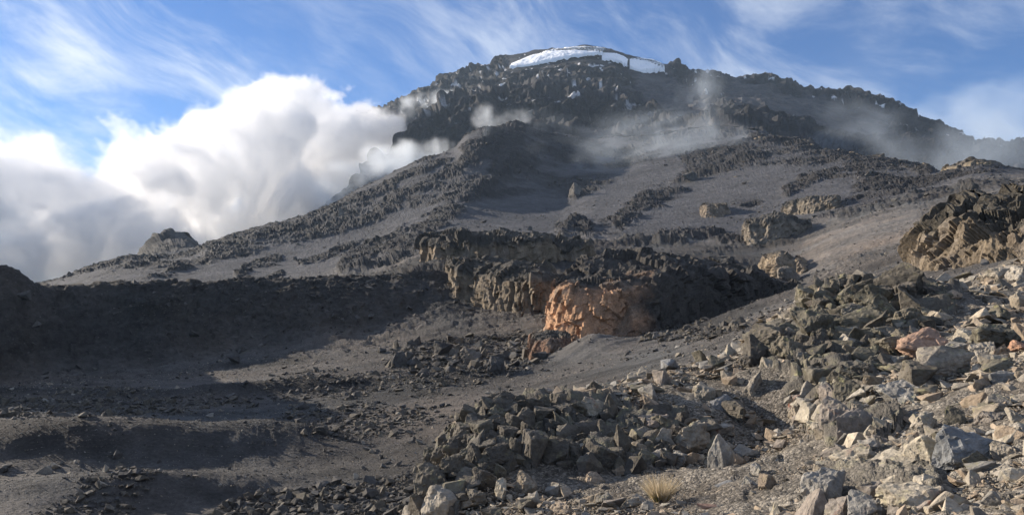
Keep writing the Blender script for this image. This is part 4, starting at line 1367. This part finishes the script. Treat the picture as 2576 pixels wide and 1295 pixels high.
def scatter(name, P, S, kinds, mat, label, seed):
    """a mass of stones nobody could count: shared shapes set on points"""
    g = np.random.default_rng(seed)
    me = bpy.data.meshes.new(name)
    me.vertices.add(len(P))
    me.vertices.foreach_set('co', np.asarray(P, np.float32).ravel())
    n = len(P)
    a = me.attributes.new('rot', 'FLOAT_VECTOR', 'POINT')
    rot = np.stack([g.uniform(-.5, .5, n), g.uniform(-.5, .5, n), g.uniform(0, 6.28, n)], 1).astype(np.float32)
    a.data.foreach_set('vector', rot.ravel())
    a = me.attributes.new('size', 'FLOAT_VECTOR', 'POINT')
    sz = (np.asarray(S)[:, None] * g.uniform(.7, 1.3, (n, 3))).astype(np.float32)
    a.data.foreach_set('vector', sz.ravel())
    a = me.attributes.new('pick', 'INT', 'POINT')
    lib = bpy.data.collections.new(name + '_shapes')
    k = 0
    for kd in kinds:
        for i in range(len(STOCK[kd])):
            for mm in mat:
                lib.objects.link(bpy.data.objects.new('stone_shape', stock_mesh(kd, i, M[mm])))
                k += 1
    a.data.foreach_set('value', g.integers(0, k, n).astype(np.int32))
    o = bpy.data.objects.new(name, me)
    col.objects.link(o)
    ng = bpy.data.node_groups.new(name, 'GeometryNodeTree')
    ng.interface.new_socket('Geometry', in_out='INPUT', socket_type='NodeSocketGeometry')
    ng.interface.new_socket('Geometry', in_out='OUTPUT', socket_type='NodeSocketGeometry')
    N_ = ng.nodes
    gi, go = N_.new('NodeGroupInput'), N_.new('NodeGroupOutput')
    ci = N_.new('GeometryNodeCollectionInfo')
    ci.inputs['Collection'].default_value = lib
    ci.inputs['Separate Children'].default_value = True
    ci.inputs['Reset Children'].default_value = True
    ip = N_.new('GeometryNodeInstanceOnPoints')
    ip.inputs['Pick Instance'].default_value = True

    def attr(nm, ty):
        q = N_.new('GeometryNodeInputNamedAttribute')
        q.data_type = ty
        q.inputs['Name'].default_value = nm
        return q.outputs['Attribute']
    e2r = N_.new('FunctionNodeEulerToRotation')
    lk = ng.links.new
    lk(gi.outputs[0], ip.inputs['Points'])
    lk(ci.outputs[0], ip.inputs['Instance'])
    lk(attr('pick', 'INT'), ip.inputs['Instance Index'])
    lk(attr('rot', 'FLOAT_VECTOR'), e2r.inputs[0])
    lk(e2r.outputs[0], ip.inputs['Rotation'])
    lk(attr('size', 'FLOAT_VECTOR'), ip.inputs['Scale'])
    lk(ip.outputs[0], go.inputs[0])
    md = o.modifiers.new('scatter', 'NODES')
    md.node_group = ng
    return tag(o, label, 'scree', kind='stuff')


scatter('slope_rubble', np.stack([x, y, z + size * .15], 1)[small_i], size[small_i], ['small', 'slab'], ['stone', 'stone', 'tan_stone'], 'small broken stones strewn over the near slope', 1)
n = 66000
az = rng.uniform(R(-14), R(56), n)
rad = np.exp(rng.uniform(math.log(4.2), math.log(24), n))
x, y = rad * np.sin(az), rad * np.cos(az)
scatter('gravel_stones', np.stack([x, y, hill_z(x, y) + .005], 1), rng.uniform(1.3, 3.2, n) * rad / F * .5 * rng.random(n) ** -.3, ['small'], ['stone', 'dark_stone', 'tan_stone'], 'fine gravel covering the near slope', 2)

# stones of the valley and the slopes beyond
GF = G.reshape(-1, 3)
LF, RF = LINE_OF.ravel(), GR.ravel()
UF, VF = FU.ravel(), FV.ravel()
RKF = np.clip(rock, 0, 1).ravel()


def land_scatter(name, lo, hi, n, smin, smax, power, label, seed, mats, rocky=1.0):
    g = np.random.default_rng(seed)
    m = np.where((LF >= lo) & (LF <= hi) & (UF > -60) & (UF < W0 + 60) & (VF < H0 + 20) & (VF > 0))[0]
    patch = fbm(GF[m] / (20 + RF[m].mean() * .08), 3, .5, seed)
    wt = np.clip(.15 + rocky * RKF[m] + 1.2 * patch, .03, 2)
    j = m[g.choice(len(m), n, p=wt / wt.sum())]
    s = np.clip(smin * RF[j] * g.random(n) ** (-1 / power), 0, smax)
    P = GF[j] + g.normal(size=(n, 3)) * np.array([1, 1, 0]) * (RF[j] * .0006)[:, None] + np.array([0, 0, 1]) * (s * .15)[:, None]
    return scatter(name, P, s, ['small'], mats, label, seed)


land_scatter('valley_stones', 0, 3.9, 95000, .00024, .6, 2.3, 'dark lava stones strewn over the valley floor', 11, ['far_stone', 'far_stone', 'stone'])
def rubble(name, poly, lo, hi, n, smin, smax, label, seed, mats=('dark_stone', 'far_stone')):
    g = np.random.default_rng(seed)
    poly = np.array(poly, float)
    c = np.where((LF >= lo) & (LF <= hi) & (UF > poly[:, 0].min()) & (UF < poly[:, 0].max()) & (VF > poly[:, 1].min()) & (VF < poly[:, 1].max()))[0]
    c = c[[inside(poly, a, b) for a, b in zip(UF[c] + 50 * perlin(GF[c] / 7., seed) + 30 * perlin(GF[c] / 1.3, seed + 1), VF[c] + 22 * perlin(GF[c] / 7. + 9, seed) + 12 * perlin(GF[c] / 1.3 + 9, seed + 1))]]
    j = g.choice(c, n)
    sz_ = np.clip(smin * RF[j] * g.random(n) ** -.5, 0, smax)
    return scatter(name, GF[j] + g.normal(size=(n, 3)) * np.array([.3, .3, .05]) + np.array([0, 0, 1]) * (sz_ * .3)[:, None], sz_, ['small'], list(mats), label, seed)


rubble('lava_rubble', [(980, 905), (1010, 880), (1080, 865), (1200, 850), (1330, 835), (1400, 870), (1340, 920), (1250, 950), (1100, 950), (990, 935)], 1, 4.6, 3600, .0008, 1.5, 'heap of dark lava rubble round the valley boulders', 41)
rubble('lava_rubble', [(-20, 985), (200, 975), (420, 985), (660, 990), (640, 1018), (420, 1040), (200, 1045), (-20, 1050)], 1, 4.2, 5000, .0005, .8, 'low dark band of lava rubble across the left valley floor', 42)
rubble('lava_rubble', [(1600, 838), (1720, 822), (1880, 805), (1885, 830), (1740, 850), (1610, 862)], 1, 4.6, 2200, .0008, .9, 'dark stony strip below the shaded flank of the orange buttress', 43)
rubble('lava_rubble', [(640, 960), (780, 930), (960, 940), (1240, 955), (1100, 985), (900, 1000), (700, 1010)], 1, 4.2, 1800, .0007, .8, 'scattered dark rubble on the open valley floor before the boulder heap', 44)
rubble('lava_rubble', [(700, 1040), (860, 1010), (1050, 1020), (1150, 1040), (1000, 1100), (800, 1110)], 0, 4.2, 1800, .0008, .7, 'scattered dark rubble on the scree above the rock wall', 45)
rubble('lava_rubble', [(470, 1330), (560, 1275), (640, 1240), (760, 1222), (900, 1206), (1060, 1190), (1130, 1200), (1130, 1330)], 0, 1.8, 12000, .0006, .6, 'dark broken lava rubble in the valley just beyond the rock wall', 31)
rubble('lava_rubble', [(60, 1300), (200, 1215), (330, 1180), (420, 1190), (380, 1240), (300, 1330)], 0, 2.2, 2200, .0005, .5, 'dark rubble on the low mound at bottom left', 32)
land_scatter('hill_stones', 3.9, 7, 16000, .0004, 1.8, 2.5, 'dark stones scattered on the shaded hill and ledges', 12, ['far_stone'])
land_scatter('slope_boulders', 7, 9.6, 16000, .00042, 3.6, 2.8, 'boulders scattered over the long mountain slopes', 13, ['far_stone'])

# boulders of the middle distance that stand out one by one
MID = [(1008, 906, 40, 46, 'far_stone', 'tall dark boulder at the left end of the boulder cluster on the valley floor'),
       (1043, 908, 34, 34, 'far_stone', 'dark squat boulder second from the left in the valley boulder cluster'),
       (1112, 878, 44, 42, 'far_stone', 'dark peaked boulder at the top of the valley boulder cluster'),
       (1182, 888, 52, 36, 'far_pale', 'wide brown boulder in the middle of the valley boulder cluster'),
       (1246, 918, 42, 54, 'far_stone', 'leaning slab boulder at the right end of the valley boulder cluster'),
       (1136, 916, 30, 26, 'far_stone', 'small boulder below the peaked one in the valley boulder cluster'),
       (1985, 690, 46, 44, 'far_pale', 'small grey block below the pale sunlit outcrop'),
       (1820, 655, 56, 26, 'far_stone', 'low domed rock behind the orange buttress'),
       (1730, 445, 34, 30, 'far_stone', 'dark knob on the rocky rib below the cloud'),
       (1445, 478, 30, 40, 'far_pale', 'lone pale pinnacle in the shaded bowl'),
       (856, 532, 14, 26, 'far_pale', 'tan pinnacle catching the sun on the left ridge'),
       (960, 880, 22, 16, 'far_stone', 'small lone boulder on the valley floor left of the cluster'),
       (590, 905, 30, 18, 'far_stone', 'boulder at the edge of the shadow on the left valley floor'),
       (610, 878, 24, 14, 'far_stone', 'flat boulder in the light above the shadow edge at left'),
       (760, 1020, 30, 18, 'far_stone', 'dark boulder on the open valley floor'),
       (810, 1080, 34, 22, 'far_stone', 'rounded boulder on the valley floor above the pale gravel fan'),
       (2440, 480, 30, 44, 'far_stone', 'dark stub of rock standing on the tan crag')]
for i, (uu_, vv_, w, h, mt, lab) in enumerate(MID):
    P, r = land_hit(uu_, vv_ + h * .3)
    k = np.linalg.norm(P) / F
    V, Fc = rock_shape(500 + i, 4, 12, rough=.08, jag=.09, lam=.45)
    V = V * np.array([w * .56, w * .5, h * .62]) * k
    o = mesh_from('boulder', V, Fc, M[mt], False)
    o.location = P + np.array([0, w * .1 * k, h * .18 * k])
    tag(o, lab, 'rock', 'boulders of the valley and slopes')

# ------------------------------------------------------------------ the grass tussock
def blade_mesh(n, seed, hmin, hmax, spread):
    g = np.random.default_rng(seed)
    V, Fc = [], []
    for _ in range(n):
        a = g.uniform(0, 6.28)
        b = spread * g.random() ** .7
        base = np.array([math.cos(a), math.sin(a), 0]) * .09 * g.random() ** .5
        L = g.uniform(hmin, hmax)
        dirv = np.array([math.cos(a) * b, math.sin(a) * b, 1])
        dirv /= np.linalg.norm(dirv)
        side = np.cross(dirv, g.normal(size=3))
        side /= np.linalg.norm(side)
        k0 = len(V)
        w = g.uniform(.0022, .0042)
        for s in range(4):
            f = s / 3
            c = base + dirv * L * f + np.array([math.cos(a), math.sin(a), -.5]) * (f * f * L * .28 * b)
            ww = w * (1 - f * .85)
            V += [c - side * ww, c + side * ww]
        for s in range(3):
            q = k0 + s * 2
            Fc.append([q, q + 1, q + 3, q + 2])
    return V, Fc


def grass_material(name, c0, c1):
    m = bpy.data.materials.new(name)
    m.use_nodes = True
    t = NT(m.node_tree)
    g = t.n('ShaderNodeNewGeometry')
    c = t.ramp(g.outputs['Random Per Island'], [(0, c0), (1, c1)])
    d = t.n('ShaderNodeBsdfDiffuse', ins={'Color': c})
    tr = t.n('ShaderNodeBsdfTranslucent', ins={'Color': c})
    mx = t.n('ShaderNodeMixShader', ins={0: .35, 1: d.outputs[0], 2: tr.outputs[0]})
    t.n('ShaderNodeOutputMaterial', ins={'Surface': mx.outputs[0]})
    return m


P, r = hill_hit(1662, 1262)
tu = empty('grass_tussock', P)
tag(tu, 'dry straw-coloured grass tussock growing alone in the gravel', 'grass')
V, Fc = blade_mesh(620, 1, .22, .40, .75)
mesh_from('dry_blades', V, Fc, grass_material('dry_grass', (.42, .33, .20), (.66, .56, .40)), False, tu)
V, Fc = blade_mesh(260, 2, .08, .18, .8)
mesh_from('green_blades', V, Fc, grass_material('green_grass', (.10, .11, .03), (.22, .20, .06)), False, tu)

# ------------------------------------------------------------------ clouds
def cloud_material(name, dens, aniso=.25, colr=(1.0, 1.0, 1.0)):
    m = bpy.data.materials.new(name)
    m.use_nodes = True
    t = NT(m.node_tree)
    at_ = t.n('ShaderNodeAttribute', attribute_name='density')
    pv = t.n('ShaderNodeVolumePrincipled')
    pv.inputs['Color'].default_value = (*colr, 1)
    pv.inputs['Density Attribute'].default_value = ''
    pv.inputs['Anisotropy'].default_value = aniso
    t.put(pv.inputs['Density'], t.math('MULTIPLY', at_.outputs['Fac'], dens))
    t.n('ShaderNodeOutputMaterial', ins={'Volume': pv.outputs[0]})
    return m


def cloud(name, label, blobs, vox, dens, lam, amp=.9, seed=1, soft=.6, aniso=.25, stretch=(1, 1, 1), bias=0.0, rate=1.5, cap=.5, torn=False):
    """a real body of cloud: density on a voxel lattice, puffs (u, v, metres away, half width px, half height px, depth m, weight) eroded by noise"""
    C, A, Wt = [], [], []
    for (u_, v_, r_, a_, b_, dp, w_) in blobs:
        p = np.array(at(u_, v_, r_), float)
        k_ = np.linalg.norm(p) / F
        C.append(p); A.append((a_ * k_, dp, b_ * k_)); Wt.append(w_)
    C, A = np.array(C), np.array(A)
    lo, hi = (C - A * 1.3).min(0), (C + A * 1.3).max(0)
    n = np.maximum(4, np.ceil((hi - lo) / np.array([vox, vox * 1.6, vox])).astype(int))
    ax = [lo[k_] + (np.arange(n[k_]) + .5) * (hi[k_] - lo[k_]) / n[k_] for k_ in range(3)]
    X_, Y_, Z_ = np.meshgrid(*ax, indexing='ij')
    P_ = np.stack([X_.ravel(), Y_.ravel(), Z_.ravel()], 1)
    base = np.full(len(P_), -3.0)
    for c_, a_, w_ in zip(C, A, Wt):
        q = 1 - (((P_ - c_) / a_) ** 2).sum(1)
        base = np.maximum(base, q * w_ if w_ < 1 else q)
    d = np.zeros(len(P_))
    i = np.where(base > -amp * 1.1)[0]
    p = P_[i] * np.array(stretch) / lam
    wp = np.stack([perlin(p * .6 + 7.3, seed + 50), perlin(p * .6 + 31.1, seed + 51), perlin(p * .6 + 57.7, seed + 52)], 1) * .7
    nz_ = fbm(p + wp, 7, .6, seed) * 2.1
    if torn:
        nz_ = .45 * nz_ + 1.5 * (fbm((p + wp * 1.6) * .8 + 4, 5, .55, seed + 9, ridged=True) - .62)
    d[i] = np.clip((np.minimum(base[i], cap) + amp * nz_ + bias) / soft, 0, 1)
    me = bpy.data.meshes.new(name)
    me.vertices.add(len(P_))
    me.vertices.foreach_set('co', P_.astype(np.float32).ravel())
    a_ = me.attributes.new('density', 'FLOAT', 'POINT')
    a_.data.foreach_set('value', d.astype(np.float32))
    o = bpy.data.objects.new(name, me)
    col.objects.link(o)
    mat = cloud_material(name + '_vapour', dens, aniso, (.80, .90, 1.0) if dens < .01 else (.90, .95, 1.0) if torn else (1, 1, 1))
    me.materials.append(mat)
    ng = bpy.data.node_groups.new(name, 'GeometryNodeTree')
    ng.interface.new_socket('Geometry', in_out='INPUT', socket_type='NodeSocketGeometry')
    ng.interface.new_socket('Geometry', in_out='OUTPUT', socket_type='NodeSocketGeometry')
    N_ = ng.nodes
    lk = ng.links.new
    gi, go = N_.new('NodeGroupInput'), N_.new('NodeGroupOutput')
    pos = N_.new('GeometryNodeInputPosition')
    sub_ = N_.new('ShaderNodeVectorMath'); sub_.operation = 'SUBTRACT'; sub_.inputs[1].default_value = lo
    dv = N_.new('ShaderNodeVectorMath'); dv.operation = 'DIVIDE'; dv.inputs[1].default_value = (hi - lo) / n
    fl = N_.new('ShaderNodeVectorMath'); fl.operation = 'FLOOR'
    mn = N_.new('ShaderNodeVectorMath'); mn.operation = 'MINIMUM'; mn.inputs[1].default_value = n - 1.0
    mx = N_.new('ShaderNodeVectorMath'); mx.operation = 'MAXIMUM'; mx.inputs[1].default_value = (0, 0, 0)
    sp = N_.new('ShaderNodeSeparateXYZ')
    lk(pos.outputs[0], sub_.inputs[0]); lk(sub_.outputs[0], dv.inputs[0]); lk(dv.outputs[0], fl.inputs[0]); lk(fl.outputs[0], mn.inputs[0]); lk(mn.outputs[0], mx.inputs[0]); lk(mx.outputs[0], sp.inputs[0])

    def ii(op, x_, y_):
        q = N_.new('FunctionNodeIntegerMath')
        q.operation = op
        for k_, v_ in enumerate((x_, y_)):
            if isinstance(v_, int):
                q.inputs[k_].default_value = v_
            else:
                lk(v_, q.inputs[k_])
        return q.outputs[0]
    idx = ii('ADD', ii('MULTIPLY', ii('ADD', ii('MULTIPLY', sp.outputs[0], int(n[1])), sp.outputs[1]), int(n[2])), sp.outputs[2])
    na = N_.new('GeometryNodeInputNamedAttribute'); na.data_type = 'FLOAT'; na.inputs['Name'].default_value = 'density'
    si = N_.new('GeometryNodeSampleIndex'); si.data_type = 'FLOAT'; si.domain = 'POINT'
    lk(gi.outputs[0], si.inputs['Geometry']); lk(na.outputs['Attribute'], si.inputs['Value']); lk(idx, si.inputs['Index'])
    vc = N_.new('GeometryNodeVolumeCube')
    lk(si.outputs[0], vc.inputs['Density'])
    vc.inputs['Min'].default_value = lo
    vc.inputs['Max'].default_value = hi
    for k_, nm in enumerate(('Resolution X', 'Resolution Y', 'Resolution Z')):
        vc.inputs[nm].default_value = int(n[k_])
    sm = N_.new('GeometryNodeSetMaterial')
    sm.inputs['Material'].default_value = mat
    lk(vc.outputs[0], sm.inputs[0]); lk(sm.outputs[0], go.inputs[0])
    md = o.modifiers.new('cloud', 'NODES')
    md.node_group = ng
    mat.cycles.volume_step_rate = rate
    print(name, n, (d > 0).mean())
    return tag(o, label, 'cloud', 'clouds about the mountain', 'stuff')


cloud('cloud_bank', 'large white cumulus bank heaped against the left side of the mountain',
      [(-200, 560, 2300, 340, 170, 260, 1), (60, 560, 2300, 220, 160, 260, 1), (250, 560, 2300, 210, 150, 280, 1), (430, 520, 2350, 190, 170, 300, 1), (560, 470, 2400, 150, 160, 300, 1),
       (700, 420, 2450, 140, 170, 300, 1), (740, 330, 2500, 100, 115, 200, 1), (850, 370, 2600, 120, 125, 240, 1), (930, 330, 2700, 95, 70, 160, 1), (510, 350, 2400, 34, 50, 80, 1), (800, 500, 2400, 130, 110, 250, 1)],
      7, .015, 150, 1.25, 3, soft=.2, cap=.42, bias=-.02, aniso=0.1)
cloud('mist_wisp', 'torn white mist filling the gully below the dark cliffs left of the summit',
      [(1040, 410, 1800, 70, 45, 110, 1), (1110, 385, 1800, 60, 28, 90, 1), (960, 420, 1850, 60, 50, 100, 1), (880, 470, 1900, 80, 60, 120, 1)], 7, .02, 110, 1.2, 13, soft=.9, cap=.3, torn=True)
cloud('mist_wisp', 'small mist plume behind the dark cliff edge left of the summit',
      [(1110, 262, 2600, 75, 30, 90, 1), (1060, 275, 2600, 50, 26, 80, 1)], 8, .016, 120, 1.4, 14, soft=1.1, cap=.2, bias=-.05, stretch=(.7, 1, 1.3), torn=True)
cloud('mist_wisp', 'wispy mist rising in the notch at the head of the left ridge',
      [(1225, 300, 1850, 35, 35, 70, 1), (1285, 310, 1850, 55, 25, 80, 1)], 6, .016, 90, 1.4, 15, soft=1.1, cap=.2, bias=-.05, torn=True)
cloud('mist_wisp', 'long band of thin mist drifting across the middle of the mountain',
      [(1400, 335, 1300, 150, 55, 90, 1), (1530, 345, 1300, 150, 70, 90, 1), (1660, 350, 1320, 130, 60, 90, 1), (1530, 400, 1250, 90, 55, 70, 1), (1310, 400, 1250, 70, 45, 60, 1)], 5.5, .0085, 120, 1.6, 16, soft=1.2, cap=.12, bias=-.08, stretch=(.7, 1, 1.2), torn=True)
cloud('mist_plume', 'pale upright plume of mist rising below the right shoulder of the summit',
      [(1735, 330, 1380, 95, 80, 80, 1), (1755, 260, 1400, 60, 75, 70, 1), (1785, 215, 1420, 32, 40, 60, 1), (1790, 380, 1350, 110, 50, 80, 1)], 5.5, .0075, 100, 1.6, 17, soft=1.2, cap=.16, bias=-.05, stretch=(1.1, 1, .7), torn=True)
cloud('mist_bank', 'grey mist bank hanging over the right-hand skyline ridge',
      [(2150, 320, 1700, 90, 60, 120, 1), (2260, 340, 1650, 120, 65, 140, 1), (2380, 370, 1600, 130, 50, 140, 1), (2500, 400, 1550, 130, 40, 140, 1)], 8, .0045, 190, 1.3, 18, soft=1.2, cap=.25, bias=-.02, stretch=(.8, 1, 1), torn=True)
cloud('far_cloud', 'soft pale cloud beyond the right-hand ridge',
      [(2480, 330, 5200, 190, 70, 300, 1), (2580, 290, 5200, 190, 90, 300, 1), (2400, 290, 5200, 110, 50, 200, 1)], 26, .0016, 420, 1.0, 19, soft=1.0, cap=.35)
sc.cycles.volume_max_steps = 512

# ------------------------------------------------------------------ the air between
hz = bpy.data.materials.new('mountain_air')
hz.use_nodes = True
t = NT(hz.node_tree)
pv = t.n('ShaderNodeVolumePrincipled')
pv.inputs['Color'].default_value = (.62, .80, 1.0, 1)
pv.inputs['Density'].default_value = .000027
pv.inputs['Anisotropy'].default_value = .2
t.n('ShaderNodeOutputMaterial', ins={'Volume': pv.outputs[0]})
bx = [(-6500, -6500, -420), (6500, -6500, -420), (6500, 6500, -420), (-6500, 6500, -420), (-6500, -6500, 1400), (6500, -6500, 1400), (6500, 6500, 1400), (-6500, 6500, 1400)]
tag(mesh_from('haze', bx, [[0, 3, 2, 1], [4, 5, 6, 7], [0, 1, 5, 4], [1, 2, 6, 5], [2, 3, 7, 6], [3, 0, 4, 7]], hz, False), 'thin blue mountain air veiling the distant slopes', 'haze', kind='stuff')
